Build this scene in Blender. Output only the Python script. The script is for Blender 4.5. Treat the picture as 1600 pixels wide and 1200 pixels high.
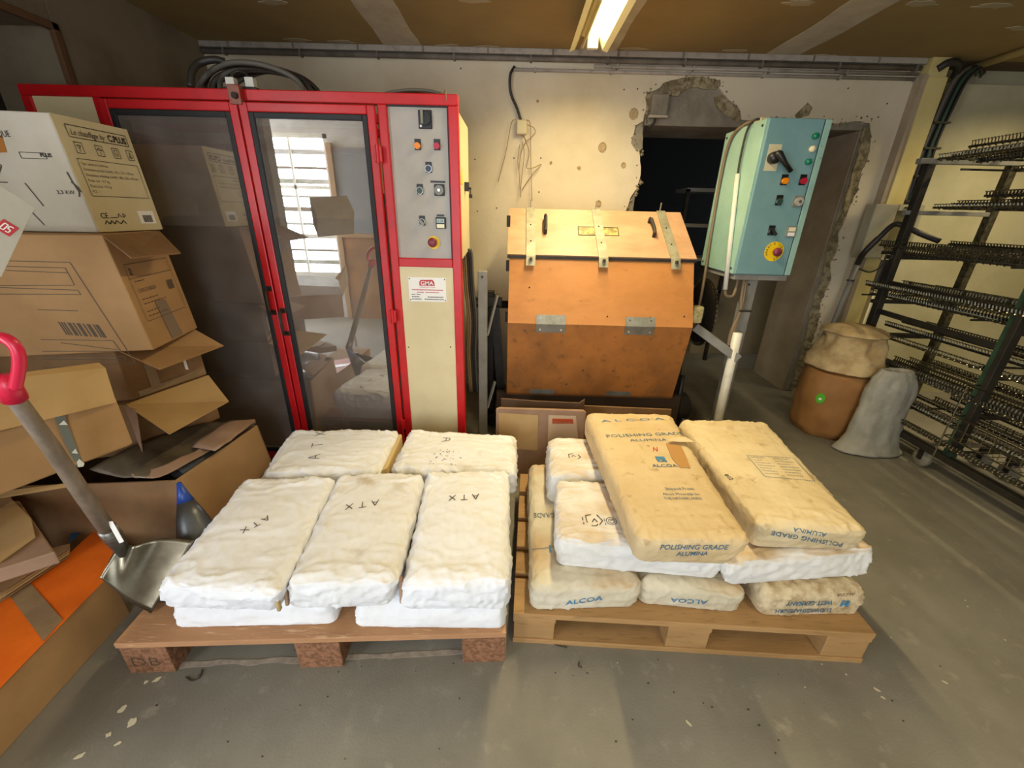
import bpy, bmesh, math, random
from mathutils import Vector, Matrix, noise
from mathutils.bvhtree import BVHTree
from mathutils.geometry import tessellate_polygon

for o in list(bpy.data.objects): bpy.data.objects.remove(o)
SC = bpy.context.scene
COL = SC.collection
R = math.radians
random.seed(7)

# ------------------------------------------------------------------ camera
CAM_H = 1.38
pitch, roll, yaw = R(22.6), R(1.43), R(-0.1)
cy, sy = math.cos(yaw), math.sin(yaw)
Ry = Matrix(((cy, -sy, 0), (sy, cy, 0), (0, 0, 1)))
Ax = Matrix(((1, 0, 0), (0, 0, -1), (0, 1, 0)))
cp, sp = math.cos(pitch), math.sin(pitch)
Rp = Matrix(((1, 0, 0), (0, cp, -sp), (0, sp, cp)))
cr, sr = math.cos(roll), math.sin(roll)
Rr = Matrix(((cr, -sr, 0), (sr, cr, 0), (0, 0, 1)))
W2C = Rr @ Rp @ Ax @ Ry
cam_data = bpy.data.cameras.new('camera'); cam = bpy.data.objects.new('camera', cam_data); COL.objects.link(cam)
cam_data.sensor_width = 36; cam_data.lens = 640 / 1600 * 36; cam_data.clip_start = 0.02
rot = Matrix((W2C[0], -W2C[1], -W2C[2])).transposed()
cam.matrix_world = Matrix.Translation((0, 0, CAM_H)) @ rot.to_4x4()
SC.camera = cam

def at(px, py, Y=None, Z=None, X=None):
    """point of the room on the sight line of a surveyed spot, at a known depth, height or side"""
    d = W2C.transposed() @ Vector(((px - 800) / 640, (py - 600) / 640, 1))
    if Y is not None: t = Y / d.y
    elif Z is not None: t = (Z - CAM_H) / d.z
    else: t = X / d.x
    return Vector((0, 0, CAM_H)) + d * t

# ------------------------------------------------------------------ world, exposure, lights
wd = bpy.data.worlds.new('world'); SC.world = wd; wd.use_nodes = True
wd.node_tree.nodes['Background'].inputs[0].default_value = (.80, .90, 1, 1)
wd.node_tree.nodes['Background'].inputs[1].default_value = 3.0
SC.view_settings.view_transform = 'Standard'; SC.view_settings.look = 'None'
SC.view_settings.exposure = 0.0; SC.view_settings.gamma = 1; SC.view_settings.use_curve_mapping = False

def area(name, loc, rot, sx, sy_, power, col):
    l = bpy.data.lights.new(name, 'AREA'); l.shape = 'RECTANGLE'; l.size = sx; l.size_y = sy_
    l.energy = power; l.color = col
    o = bpy.data.objects.new(name, l); COL.objects.link(o); o.location = loc; o.rotation_euler = rot
    return o
# daylight coming in through the window and the open gate behind the camera, plus an added side fill
DAYC = (.90, .95, 1)
area('daylight_window', (-2.75, -1.66, 1.40), (R(90), 0, 0), .95, 1.6, 130, DAYC)
area('side_fill', (-3.86, -.75, 1.5), (0, R(-90), 0), 1.5, 1.2, 70, DAYC)  # added fill, no window there; brightens the rear wall reflected in the glass
area('daylight_gate', (-0.15, -1.62, 1.3), (R(90), 0, 0), 1.3, 1.5, 24, DAYC)
# the tubes' light (only the first has a built fixture) and an added rear fill
TUBEC = (1, .83, .48)
LAMPS = [(0.385, 2.17, 2.262, 31), (3.35, 2.2, 2.262, 26), (1.2, -0.5, 2.262, 18)]  # last entry: fill lamp added behind the camera, no fixture
for i, (lx, ly, lz, pw) in enumerate(LAMPS):
    area('tube_and_fill_light', (lx, ly, lz - .012), (0, 0, 0), .05, 1.42, pw, TUBEC).data.spread = R(152)

# ------------------------------------------------------------------ materials
def lin(c):
    if isinstance(c, str):
        c = [int(c[i:i + 2], 16) / 255 for i in (0, 2, 4)]
        c = [x / 12.92 if x <= .04045 else ((x + .055) / 1.055) ** 2.4 for x in c]
    return (*c, 1)
MATS = {}
def mat(name, col, rough=.6, metal=0, col2=None, scale=6, lo=.4, hi=.62, bump=0, bscale=60, dist=.002,
        col3=None, scale3=30, lo3=.55, hi3=.62, spec=.5, emit=None, stretch=None, dust=None):
    if name in MATS: return MATS[name]
    m = bpy.data.materials.new(name); m.use_nodes = True; MATS[name] = m
    nt = m.node_tree; N = nt.nodes; L = nt.links; b = N['Principled BSDF']
    b.inputs['Base Color'].default_value = lin(col); b.inputs['Roughness'].default_value = rough
    b.inputs['Metallic'].default_value = metal; b.inputs['Specular IOR Level'].default_value = spec
    m.diffuse_color = lin(col)
    tc = N.new('ShaderNodeTexCoord'); co = tc.outputs['Object']
    if stretch:
        mp = N.new('ShaderNodeMapping'); mp.inputs['Scale'].default_value = stretch
        L.new(co, mp.inputs['Vector']); co = mp.outputs['Vector']
    cur = None
    def layer(prev, c, sc, lo, hi, det=6):
        n = N.new('ShaderNodeTexNoise'); n.inputs['Scale'].default_value = sc; n.inputs['Detail'].default_value = det
        n.inputs['Roughness'].default_value = .62
        L.new(co, n.inputs['Vector'])
        r = N.new('ShaderNodeMapRange'); r.inputs['From Min'].default_value = lo; r.inputs['From Max'].default_value = hi
        L.new(n.outputs['Fac'], r.inputs['Value'])
        mx = N.new('ShaderNodeMix'); mx.data_type = 'RGBA'
        L.new(r.outputs['Result'], mx.inputs['Factor'])
        if prev is None: mx.inputs[6].default_value = lin(col)
        else: L.new(prev, mx.inputs[6])
        mx.inputs[7].default_value = lin(c)
        return mx.outputs[2]
    if col2: cur = layer(cur, col2, scale, lo, hi)
    if col3: cur = layer(cur, col3, scale3, lo3, hi3)
    if dust:   # settled dust plus warm lamplight tinted onto upward faces: (colour, noise scale, lo, hi)
        n = N.new('ShaderNodeTexNoise'); n.inputs['Scale'].default_value = dust[1]; n.inputs['Detail'].default_value = 7
        L.new(co, n.inputs['Vector'])
        g = N.new('ShaderNodeNewGeometry'); s = N.new('ShaderNodeSeparateXYZ'); L.new(g.outputs['Normal'], s.inputs[0])
        up = N.new('ShaderNodeMapRange'); up.inputs['From Min'].default_value = .25; up.inputs['From Max'].default_value = .8
        L.new(s.outputs['Z'], up.inputs['Value'])
        r = N.new('ShaderNodeMapRange'); r.inputs['From Min'].default_value = dust[2]; r.inputs['From Max'].default_value = dust[3]
        L.new(n.outputs['Fac'], r.inputs['Value'])
        mu = N.new('ShaderNodeMath'); mu.operation = 'MULTIPLY'; L.new(up.outputs[0], mu.inputs[0]); L.new(r.outputs[0], mu.inputs[1])
        mx = N.new('ShaderNodeMix'); mx.data_type = 'RGBA'; L.new(mu.outputs[0], mx.inputs['Factor'])
        if cur is None: mx.inputs[6].default_value = lin(col)
        else: L.new(cur, mx.inputs[6])
        mx.inputs[7].default_value = lin(dust[0]); cur = mx.outputs[2]
    if cur: L.new(cur, b.inputs['Base Color'])
    if bump:
        n = N.new('ShaderNodeTexNoise'); n.inputs['Scale'].default_value = bscale; n.inputs['Detail'].default_value = 5
        L.new(co, n.inputs['Vector'])
        bp = N.new('ShaderNodeBump'); bp.inputs['Strength'].default_value = bump; bp.inputs['Distance'].default_value = dist
        L.new(n.outputs['Fac'], bp.inputs['Height']); L.new(bp.outputs['Normal'], b.inputs['Normal'])
    if emit:
        b.inputs['Emission Color'].default_value = lin(emit[0]); b.inputs['Emission Strength'].default_value = emit[1]
    return m

M = dict(
    concrete=mat('concrete', '837e72', .75, col2='716c60', scale=2.2, lo=.38, hi=.66, bump=.5, bscale=150, dist=.0015, col3='928c7e', scale3=14, lo3=.58, hi3=.75),
    plaster=mat('plaster', 'd6c9ae', .85, col2='c4b596', scale=1.6, lo=.45, hi=.7, bump=.35, bscale=40, dist=.003, col3='a4957a', scale3=55, lo3=.70, hi3=.76),
    raw_wall=mat('raw_wall', '918877', .9, col2='7a7262', scale=5, bump=.8, bscale=30, dist=.008),
    broken=mat('broken_plaster', 'a59877', .95, col2='776a4e', scale=22, lo=.42, hi=.58, bump=1, bscale=70, dist=.01),
    left_wall=mat('left_wall_plaster', '867862', .9, col2='746650', scale=2.5, bump=.3, bscale=30),
    recess_shade=mat('dark_recess', '231d14', .95, col2='30281a', scale=5, bump=.6, bscale=40, dist=.006),  # near-black: the shade of the recess is put into the colour
    kraft=mat('kraft_board', '978050', .85, col2='8c7347', scale=2.5, lo=.4, hi=.7, bump=.1, bscale=80),
    filler=mat('joint_filler', 'c0b7a2', .85, col2='b1a791', scale=9),
    trunk=mat('painted_trunking', 'a39a8e', .7, col2='857b6f', scale=12, lo=.5, hi=.7),
    trunk_dark=mat('dusty_pipe', '7d7468', .7, col2='665d53', scale=10),
    yellow_board=mat('pale_board', 'd3c283', .7, col2='c8b574', scale=3),
    white_panel=mat('white_panel', 'bdb698', .75, col2='aca585', scale=2.0),
    brown_reveal=mat('reveal_render', 'a8977f', .9, col2='96866f', scale=3, bump=.3, bscale=30),
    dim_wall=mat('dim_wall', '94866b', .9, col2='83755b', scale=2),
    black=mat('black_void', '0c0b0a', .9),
    red=mat('red_paint', 'c8181e', .36, col2='b8141a', scale=7, col3='7d1216', scale3=50, lo3=.68, hi3=.72),
    cream_metal=mat('cream_sheet', 'dccda3', .45, col2='d2c297', scale=3, col3='8a7c5c', scale3=80, lo3=.74, hi3=.76),
    gray_panel=mat('grey_panel', 'b1aaa0', .5, col2='a69e92', scale=4, col3='7c7468', scale3=50, lo3=.72, hi3=.75),
    rubber=mat('black_rubber', '191818', .6),
    black_plastic=mat('black_plastic', '161616', .38),
    steel=mat('brushed_steel', '8f8c86', .42, .9, col2='76736d', scale=10, stretch=(1, 1, 8)),
    galv=mat('galvanised', '9a9b98', .45, .75, col2='86877f', scale=14),
    greige=mat('grey_paint', '8f8c84', .55, .1, col2='7d7a72', scale=6),
    dark_steel=mat('dark_steel', '3a352f', .55, .5, col2='2a2622', scale=9),
    plywood=mat('plywood_film', 'b87c43', .42, col2='a96f38', scale=3.0, lo=.42, hi=.66, col3='93632f', scale3=13, lo3=.60, hi3=.78, bump=.1, bscale=120, stretch=(1, 2.2, 2.2)),
    plywood_dirty=mat('plywood_dirty', 'ad6c30', .5, col2='85552a', scale=4, lo=.40, hi=.68, col3='6a4a2c', scale3=18, lo3=.58, hi3=.74),
    lid=mat('lid_plywood', 'bd9370', .5, col2='a8805e', scale=3.2, lo=.40, hi=.66, col3='a3794c', scale3=16, lo3=.60, hi3=.78, stretch=(1, 2, 2)),
    strap=mat('strap_metal', 'a59f86', .5, .35, col2='8c866e', scale=12),
    blue_side=mat('aqua_paint', '9cc0b0', .45, col2='8fb3a4', scale=4, col3='6a8f85', scale3=36, lo3=.66, hi3=.72),
    blue=mat('blue_paint', '789d9f', .45, col2='709598', scale=4, col3='4d7477', scale3=60, lo3=.73, hi3=.76),
    white_pl=mat('white_plastic', 'dcd8cc', .4, col2='c8c2b4', scale=12, lo=.55, hi=.75),
    orange_btn=mat('orange_button', 'f08a10', .3), red_btn=mat('red_button', 'b81f35', .3),
    green_btn=mat('green_button', '0f7a5a', .25), dark_blue_btn=mat('dark_blue_button', '24364f', .35),
    dark_green_btn=mat('dark_green_button', '27443c', .35), cream_btn=mat('cream_lens', 'e9dfba', .3),
    purple_btn=mat('mushroom_button', '7a2a3f', .4), yellow_lab=mat('yellow_label', 'f2c812', .5),
    chrome=mat('chrome', 'c8c6c0', .2, 1), lcd=mat('display', 'a9bdb8', .2),
    label_white=mat('white_label', 'efece6', .5), ink=mat('black_ink', '1b1a1c', .7), ink_soft=mat('soft_ink', '4c4234', .7),
    red_ink=mat('red_ink', 'c03038', .6), blue_ink=mat('blue_ink', '3f7fa8', .7), blue_ink2=mat('slate_ink', '4f6f84', .75),
    kraft_box=mat('cardboard', 'a98356', .8, col2='9c774b', scale=4, bump=.08, bscale=90, stretch=(1, 1, 1)),
    kraft_light=mat('cardboard_light', 'bb9a68', .8, col2='b08e5c', scale=4),
    kraft_dark=mat('cardboard_dark', '8a6844', .85, col2='785a3a', scale=5),
    kraft_pink=mat('cardboard_pinkish', 'a08067', .85, col2='8e7059', scale=5),
    white_box=mat('white_carton', 'c9bfae', .7, col2='bfb49f', scale=4),
    cream_box=mat('cream_carton', 'd2c6a0', .7, col2='c8bb94', scale=4),
    tape=mat('packing_tape', '8b7458', .35, col2='7f694d', scale=20), orange_print=mat('orange_print', 'd96712', .55, col2='cd5d0e', scale=6),
    sack_white=mat('white_sack_paper', 'e6e7ea', .8, col2='dcdad6', scale=9, lo=.5, hi=.85, bump=.4, bscale=26, dist=.004, dust=('e0dccf', 5, .60, .85)),
    sack_white_warm_dusty=mat('warm_dusty_white_sack', 'e2e0dc', .8, col2='d6d2c8', scale=9, lo=.5, hi=.8, bump=.4, bscale=26, dist=.004, dust=('c4aa82', 5, .34, .62)),  # tan tops mix real dust with painted warm lamplight
    sack_white_sooty=mat('sooty_white_sack', 'e3e3e4', .8, col2='d8d5ce', scale=9, lo=.5, hi=.8, bump=.4, bscale=26, dist=.004, dust=('b5a688', 8, .58, .78)),
    sack_cream=mat('cream_sack_paper', 'd6cdb8', .8, col2='cabfa4', scale=7, bump=.5, bscale=26, dist=.005, dust=('bd9c70', 5, .44, .66)),
    sack_pale=mat('pale_sack_paper', 'd2c9b2', .8, col2='c3b79b', scale=7, bump=.5, bscale=26, dist=.005, dust=('b69a70', 6, .45, .68)),
    sack_tan=mat('tan_sack_paper', 'd3bb90', .8, col2='c8ad7e', scale=5, lo=.42, hi=.66, bump=.6, bscale=38, dist=.004, col3='9c7f55', scale3=15, lo3=.60, hi3=.74),
    sack_tan2=mat('light_tan_sack_paper', 'd8c59e', .8, col2='cbb58a', scale=5, lo=.42, hi=.66, bump=.6, bscale=38, dist=.004, col3='a0845b', scale3=13, lo3=.58, hi3=.74),
    sack_dirty=mat('dirty_sack_paper', 'cdbb98', .85, col2='a58d67', scale=16, lo=.45, hi=.62, bump=.6, bscale=40, dist=.005),
    pallet=mat('pallet_wood', 'ad8059', .8, col2='9b704c', scale=3, lo=.4, hi=.65, col3='c9a27c', scale3=20, lo3=.58, hi3=.7, stretch=(.6, 4, 4), bump=.3, bscale=30),
    pallet2=mat('pallet_wood_pale', 'ac8656', .8, col2='987446', scale=3, lo=.4, hi=.65, col3='8d6b45', scale3=24, lo3=.56, hi3=.7, stretch=(.6, 4, 4), bump=.3, bscale=30),
    chipblock=mat('chipboard_block', '93674a', .95, col2='6d4930', scale=70, lo=.4, hi=.6, bump=1, bscale=90, dist=.004),
    ashwood=mat('ash_handle', '7d6d5c', .6, col2='6b5c4c', scale=8, stretch=(4, 4, .7)),
    pink=mat('red_plastic', 'd11f42', .35), blade=mat('worn_aluminium', '7c7564', .30, .85, col2='575041', scale=5, bump=.15, bscale=18, dist=.004),
    blue_cap=mat('blue_cap', '1c3f8e', .4), cone=mat('grey_foil', '5d5f60', .38, .5, col2='4b4c4d', scale=5),
    blue_star=mat('blue_print', '2a5f9e', .6), foil=mat('dark_sheet', '6d6250', .36, .2, col2='4a4135', scale=6),
    gray_tape=mat('grey_tape', '66685e', .5), tile_white=mat('white_scrap', 'd5d3c4', .5),
    barrel=mat('kraft_drum', 'a0713d', .7, col2='936534', scale=6, bump=.3, bscale=14, dist=.006),
    bag_cream=mat('crumpled_bag', 'c5ab7c', .8, col2='a98c5d', scale=9, bump=.5, bscale=20, dist=.006),
    bag_gray=mat('woven_bag', 'a8a498', .7, col2='979384', scale=9, bump=.6, bscale=60, dist=.003),
    rack_green=mat('green_rack_paint', '33503c', .5, col2='2a4031', scale=8), rack_dark=mat('rack_dark', '2c2822', .55, .3, col2='38332a', scale=12),
    wire=mat('dull_wire', '6f6a58', .4, .8, col2='4a4436', scale=40), bright_wire=mat('bright_wire', 'b8b3a0', .25, 1),
    castor=mat('castor_wheel', '8b8474', .6), cable_dark=mat('dark_cable', '2b2622', .5), cable_brown=mat('brown_cable', '7a6850', .6), cable_gray=mat('grey_cable', '5b564c', .6),
    wire_tan=mat('tan_wire', '8a7150', .6), tube=mat('lit_tube', 'fff6d8', .4, emit=('fff0b8', 14)), reflector=mat('lamp_reflector', 'f0e6b0', .35),
    flake=mat('paint_flake', 'cfc6a8', .8), grit=mat('dark_grit', '3b372f', .8), sawdust=mat('dust_stain', 'b9a88c', .9),
    gate_orange=mat('orange_gate', 'a5743f', .7, col2='8a5f35', scale=4), gray_wall=mat('rear_wall', 'cfcecb', .85, col2='b0afab', scale=3, lo=.4, hi=.65),
    stone=mat('stone_step', 'c9c8c2', .8, col2='9fa08e', scale=5), brown_wood=mat('brown_wood', '6a4a30', .7), mould=mat('weathered', '86796a', .8),
    drum_in=mat('dark_tub', '2e2622', .5, .1, col2='3c312b', scale=3), green_tag=mat('green_sticker', '57b21e', .5), tan_in=mat('inner_panel', '8d8069', .6),
)
def glass_mat():
    m = bpy.data.materials.new('dusty_glass'); m.use_nodes = True; nt = m.node_tree; N = nt.nodes; L = nt.links
    N.remove(N['Principled BSDF']); out = N['Material Output']
    t = N.new('ShaderNodeBsdfTransparent'); t.inputs[0].default_value = (.86, .84, .80, 1)
    g = N.new('ShaderNodeBsdfGlossy'); g.inputs['Roughness'].default_value = .012; g.inputs[0].default_value = (.95, .95, .95, 1)
    d = N.new('ShaderNodeBsdfDiffuse'); d.inputs[0].default_value = (.42, .36, .32, 1)
    m1 = N.new('ShaderNodeMixShader'); m1.inputs[0].default_value = .46; L.new(t.outputs[0], m1.inputs[1]); L.new(g.outputs[0], m1.inputs[2])
    n = N.new('ShaderNodeTexNoise'); n.inputs['Scale'].default_value = 9; n.inputs['Detail'].default_value = 8
    tc = N.new('ShaderNodeTexCoord'); L.new(tc.outputs['Object'], n.inputs['Vector'])
    r = N.new('ShaderNodeMapRange'); r.inputs['From Min'].default_value = .35; r.inputs['From Max'].default_value = .8
    r.inputs['To Min'].default_value = .16; r.inputs['To Max'].default_value = .34; L.new(n.outputs['Fac'], r.inputs['Value'])
    m2 = N.new('ShaderNodeMixShader'); L.new(r.outputs[0], m2.inputs[0]); L.new(m1.outputs[0], m2.inputs[1]); L.new(d.outputs[0], m2.inputs[2])
    L.new(m2.outputs[0], out.inputs[0]); return m
M['glass'] = glass_mat()

# ------------------------------------------------------------------ mesh helpers
ORG = {}
class MB:
    def __init__(s): s.v = []; s.f = []
    def add(s, vs, fs):
        b = len(s.v); s.v += [Vector(v) for v in vs]; s.f += [tuple(i + b for i in f) for f in fs]; return s
    def box8(s, p):   # bottom fl fr br bl, top fl fr br bl
        return s.add(p, [(0, 3, 2, 1), (4, 5, 6, 7), (0, 1, 5, 4), (1, 2, 6, 5), (2, 3, 7, 6), (3, 0, 4, 7)])
    def box(s, x0, x1, y0, y1, z0, z1):
        return s.box8([(x0, y0, z0), (x1, y0, z0), (x1, y1, z0), (x0, y1, z0), (x0, y0, z1), (x1, y0, z1), (x1, y1, z1), (x0, y1, z1)])
    def bar(s, a, b, w, h=None, up=(0, 0, 1)):   # rectangular bar a->b
        a, b = Vector(a), Vector(b); h = h or w; d = (b - a).normalized(); up = Vector(up)
        if abs(d.dot(up)) > .98: up = Vector((0, 1, 0))
        u = d.cross(up).normalized(); v = u.cross(d).normalized()
        q = [(-1, -1), (1, -1), (1, 1), (-1, 1)]
        p = [a + u * (x * w / 2) + v * (y * h / 2) for x, y in q] + [b + u * (x * w / 2) + v * (y * h / 2) for x, y in q]
        return s.add(p, [(3, 2, 1, 0), (4, 5, 6, 7), (0, 1, 5, 4), (1, 2, 6, 5), (2, 3, 7, 6), (3, 0, 4, 7)])
    def tube(s, pts, r, seg=8, cap=True):
        pts = [Vector(p) for p in pts]; n = len(pts); rr = r if isinstance(r, (list, tuple)) else [r] * n
        base = len(s.v); ref = None
        for i, p in enumerate(pts):
            d = (pts[min(i + 1, n - 1)] - pts[max(i - 1, 0)]).normalized()
            if ref is None:
                ref = Vector((0, 0, 1)) if abs(d.z) < .9 else Vector((0, 1, 0))
            u = (ref - d * ref.dot(d)).normalized(); ref = u; v = d.cross(u)
            for k in range(seg):
                a = 2 * math.pi * k / seg; s.v.append(p + (u * math.cos(a) + v * math.sin(a)) * rr[i])
        for i in range(n - 1):
            for k in range(seg):
                a = base + i * seg + k; b = base + i * seg + (k + 1) % seg
                s.f.append((a, b, b + seg, a + seg))
        if cap:
            s.f.append(tuple(base + k for k in reversed(range(seg)))); s.f.append(tuple(base + (n - 1) * seg + k for k in range(seg)))
        return s
    def prism(s, poly, ext):   # planar polygon + extrude vector
        poly = [Vector(p) for p in poly]; e = Vector(ext); n = len(poly)
        tris = tessellate_polygon([poly]); b = len(s.v); s.v += poly + [p + e for p in poly]
        nrm = Vector((0, 0, 0))
        for i in range(n): nrm += poly[i].cross(poly[(i + 1) % n])
        flip = nrm.dot(e) > 0
        for t in tris:
            t = tuple(t); tn = (poly[t[1]] - poly[t[0]]).cross(poly[t[2]] - poly[t[0]])
            if tn.dot(e) > 0: t = t[::-1]
            s.f.append(tuple(b + i for i in t)); s.f.append(tuple(b + n + i for i in reversed(t)))
        for i in range(n):
            j = (i + 1) % n; q = (b + i, b + j, b + n + j, b + n + i)
            s.f.append(q if flip else q[::-1])
        return s
    def disc(s, c, n, r, h, seg=20, r2=None):
        c = Vector(c); n = Vector(n).normalized()
        return s.tube([c, c + n * h], [r, r2 if r2 is not None else r], seg)
    def lathe(s, c, prof, seg=28, ax=(0, 0, 1)):
        c = Vector(c); ax = Vector(ax).normalized()
        return s.tube([c + ax * h for r, h in prof], [max(r, .0003) for r, h in prof], seg)
    def build(s, name, m, parent=None, smooth=False, bevel=0, kind=None, label=None):
        org = ORG.get(parent.name, Vector((0, 0, 0))) if parent else Vector((0, 0, 0))
        me = bpy.data.meshes.new(name); me.from_pydata([v - org for v in s.v], [], s.f); me.materials.append(m if not isinstance(m, str) else M[m]); me.update()
        if smooth: me.polygons.foreach_set('use_smooth', [True] * len(me.polygons))
        o = bpy.data.objects.new(name, me); COL.objects.link(o)
        if parent: o.parent = parent
        ORG[o.name] = org
        if bevel:
            md = o.modifiers.new('bevel', 'BEVEL'); md.width = bevel; md.segments = 2; md.limit_method = 'ANGLE'; md.angle_limit = R(35)
        if kind: o['kind'] = kind
        if label: o['label'] = label
        return o
def thing(name, loc, label, cat, group=None):
    o = bpy.data.objects.new(name, None); COL.objects.link(o); o.location = loc; o.empty_display_size = .05
    o['label'] = label; o['category'] = cat
    if group: o['group'] = group
    ORG[o.name] = Vector(loc); return o
def tag(o, label, cat, group=None):
    o['label'] = label; o['category'] = cat
    if group: o['group'] = group
    return o
def struct(o): o['kind'] = 'structure'; return o
def smooth_path(pts, n=6):   # Catmull-Rom
    P = [Vector(p) for p in pts]; P = [P[0] * 2 - P[1]] + P + [P[-1] * 2 - P[-2]]; out = []
    for i in range(1, len(P) - 2):
        for k in range(n):
            t = k / n; a, b, c, d = P[i - 1], P[i], P[i + 1], P[i + 2]
            out.append(.5 * ((2 * b) + (c - a) * t + (2 * a - 5 * b + 4 * c - d) * t * t + (3 * b - a - 3 * c + d) * t ** 3))
    return out + [P[-2]]
def text_polys(txt, bold=0, shear=0):
    c = bpy.data.curves.new('t', 'FONT'); c.body = txt; c.size = 1; c.resolution_u = 2; c.offset = bold; c.shear = shear
    o = bpy.data.objects.new('t', c); COL.objects.link(o); me = bpy.data.meshes.new_from_object(o)
    bm = bmesh.new(); bm.from_mesh(me); bpy.data.objects.remove(o); bpy.data.curves.remove(c); bpy.data.meshes.remove(me)
    return bm
def lay(surf, p, n, off):   # the spot of the sack surface that the survey line to p meets
    o_ = Vector((0, 0, CAM_H)); hit = surf.ray_cast(o_, (p - o_).normalized())
    return hit[0] + hit[1] * off * (1 if hit[1].dot(o_ - hit[0]) > 0 else -1) if hit[0] else p
def text_on(parent, txt, o, xd, yd, h, m, name='printed_lettering', bold=0, width=None, off=.0012, center=False, surf=None, kind=None, shear=0, label=None):
    """flat lettering: o = lower left, xd / yd directions; with surf (BVH) it is laid on that curved surface"""
    bm = text_polys(txt, bold, shear); o = Vector(o); xd = Vector(xd).normalized(); yd = Vector(yd).normalized(); n = xd.cross(yd).normalized()
    xs = [v.co.x for v in bm.verts]
    if not xs: return
    w0 = max(xs); sx = h / .7; sxx = (width / w0) if width else sx
    if surf:
        for _ in range(3):
            es = [e for e in bm.edges if (e.verts[0].co - e.verts[1].co).length * sx > .016]
            if not es: break
            bmesh.ops.subdivide_edges(bm, edges=es, cuts=1); bmesh.ops.triangulate(bm, faces=bm.faces[:])
    bm.verts.index_update(); vs = []
    for v in bm.verts:
        x = v.co.x - (w0 / 2 if center else 0); p = o + xd * (x * sxx) + yd * (v.co.y * sx)
        if surf:
            p = lay(surf, p, n, .0016)
        else: p = p + n * off
        vs.append(p)
    mb = MB().add(vs, [tuple(v.index for v in f.verts) for f in bm.faces]); bm.free()
    return mb.build(name, m, parent, label=label)
def strokes_on(parent, lines, o, xd, yd, w, m, surf=None, name='handwriting', off=.0012, label=None):
    """pen strokes: lists of 2-D points in metres on a frame"""
    o = Vector(o); xd = Vector(xd).normalized(); yd = Vector(yd).normalized(); n = xd.cross(yd).normalized(); mb = MB()
    for ln in lines:
        for (x0, y0), (x1, y1) in zip(ln[:-1], ln[1:]):
            L = math.hypot(x1 - x0, y1 - y0)
            if L < 1e-6: continue
            k = max(1, int(L / .012)); px, py = -(y1 - y0) / L * w / 2, (x1 - x0) / L * w / 2; ring = []
            for i in range(k + 1):
                t = i / k
                for sgn in (1, -1):
                    p = o + xd * (x0 + (x1 - x0) * t + px * sgn) + yd * (y0 + (y1 - y0) * t + py * sgn)
                    if surf:
                        p = lay(surf, p, n, .0018)
                    else: p = p + n * off
                    ring.append(p)
            mb.add(ring, [(2 * i, 2 * i + 1, 2 * i + 3, 2 * i + 2) for i in range(k)])
    return mb.build(name, m, parent, label=label)
def bvh(o):
    me = o.data; org = ORG[o.name]
    return BVHTree.FromPolygons([v.co + org for v in me.vertices], [tuple(p.vertices) for p in me.polygons])
def frame_lines(w, h): return [[(0, 0), (w, 0), (w, h), (0, h), (0, 0)]]

# ------------------------------------------------------------------ the room
CEIL = 2.37; WY = 3.30; LX = -2.085
fl = struct(MB().box(-4.2, 5.2, -2.0, 6.6, -.12, 0).build('floor', 'concrete'))
# plaster layer of the back wall, broken away round the opening (surveyed outline)
def W(px, py, Y=WY): return at(px, py, Y=Y)
left_jag = [(970, 420), (976, 360), (978, 329), (985, 309), (996, 290), (1001, 273), (1000, 244), (995, 221), (990, 210), (993, 196), (1005, 189), (1009, 173),
            (1008, 152), (1012, 144), (1022, 142), (1031, 137), (1037, 129), (1050, 125), (1066, 121), (1083, 119), (1106, 122), (1127, 129), (1124, 137), (1132, 148),
            (1144, 160), (1157, 173), (1159, 187), (1185, 190), (1210, 186), (1260, 190), (1300, 192), (1330, 190), (1360, 192), (1361, 219), (1355, 252), (1345, 270),
            (1340, 300), (1328, 322), (1318, 348), (1310, 370), (1309, 390), (1298, 412), (1300, 435), (1284, 470), (1278, 510), (1262, 560), (1255, 600)]
def rough(poly, amp, seed):   # break straight runs into ragged ones
    rnd = random.Random(seed); out = []
    for a, b in zip(poly[:-1], poly[1:]):
        out.append(a); k = max(1, int((b - a).length / .03))
        for i in range(1, k):
            p = a.lerp(b, i / k); out.append(p + Vector((rnd.uniform(-amp, amp), 0, rnd.uniform(-amp, amp))))
    return out + [poly[-1]]
jag = rough([W(*p) for p in left_jag], .007, 3)
jag[0].z = max(jag[0].z, .3)
wb = struct(MB().prism([Vector((LX, WY, 0)), Vector((LX, WY, CEIL)), Vector((2.62, WY, CEIL)), Vector((2.62, WY, 0))] +
                       [Vector((2.50, WY, 0))] + jag[::-1] + [Vector((.70, WY, 0))], (0, .018, 0)).build('wall_back', 'plaster'))
OX0, OX1, OZ = .865, 2.375, 1.965
mb = MB().box(LX, OX0, WY + .018, WY + .5, 0, CEIL).box(OX0, OX1, WY + .018, WY + .5, OZ, CEIL).box(OX1, 2.60, WY + .018, WY + .5, 0, CEIL)
mb.build('masonry', 'raw_wall', wb, bevel=.008)
MB().box(OX1 - .008, OX1, WY + .03, WY + .5, 0, OZ).build('reveal', 'brown_reveal', wb)
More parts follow.
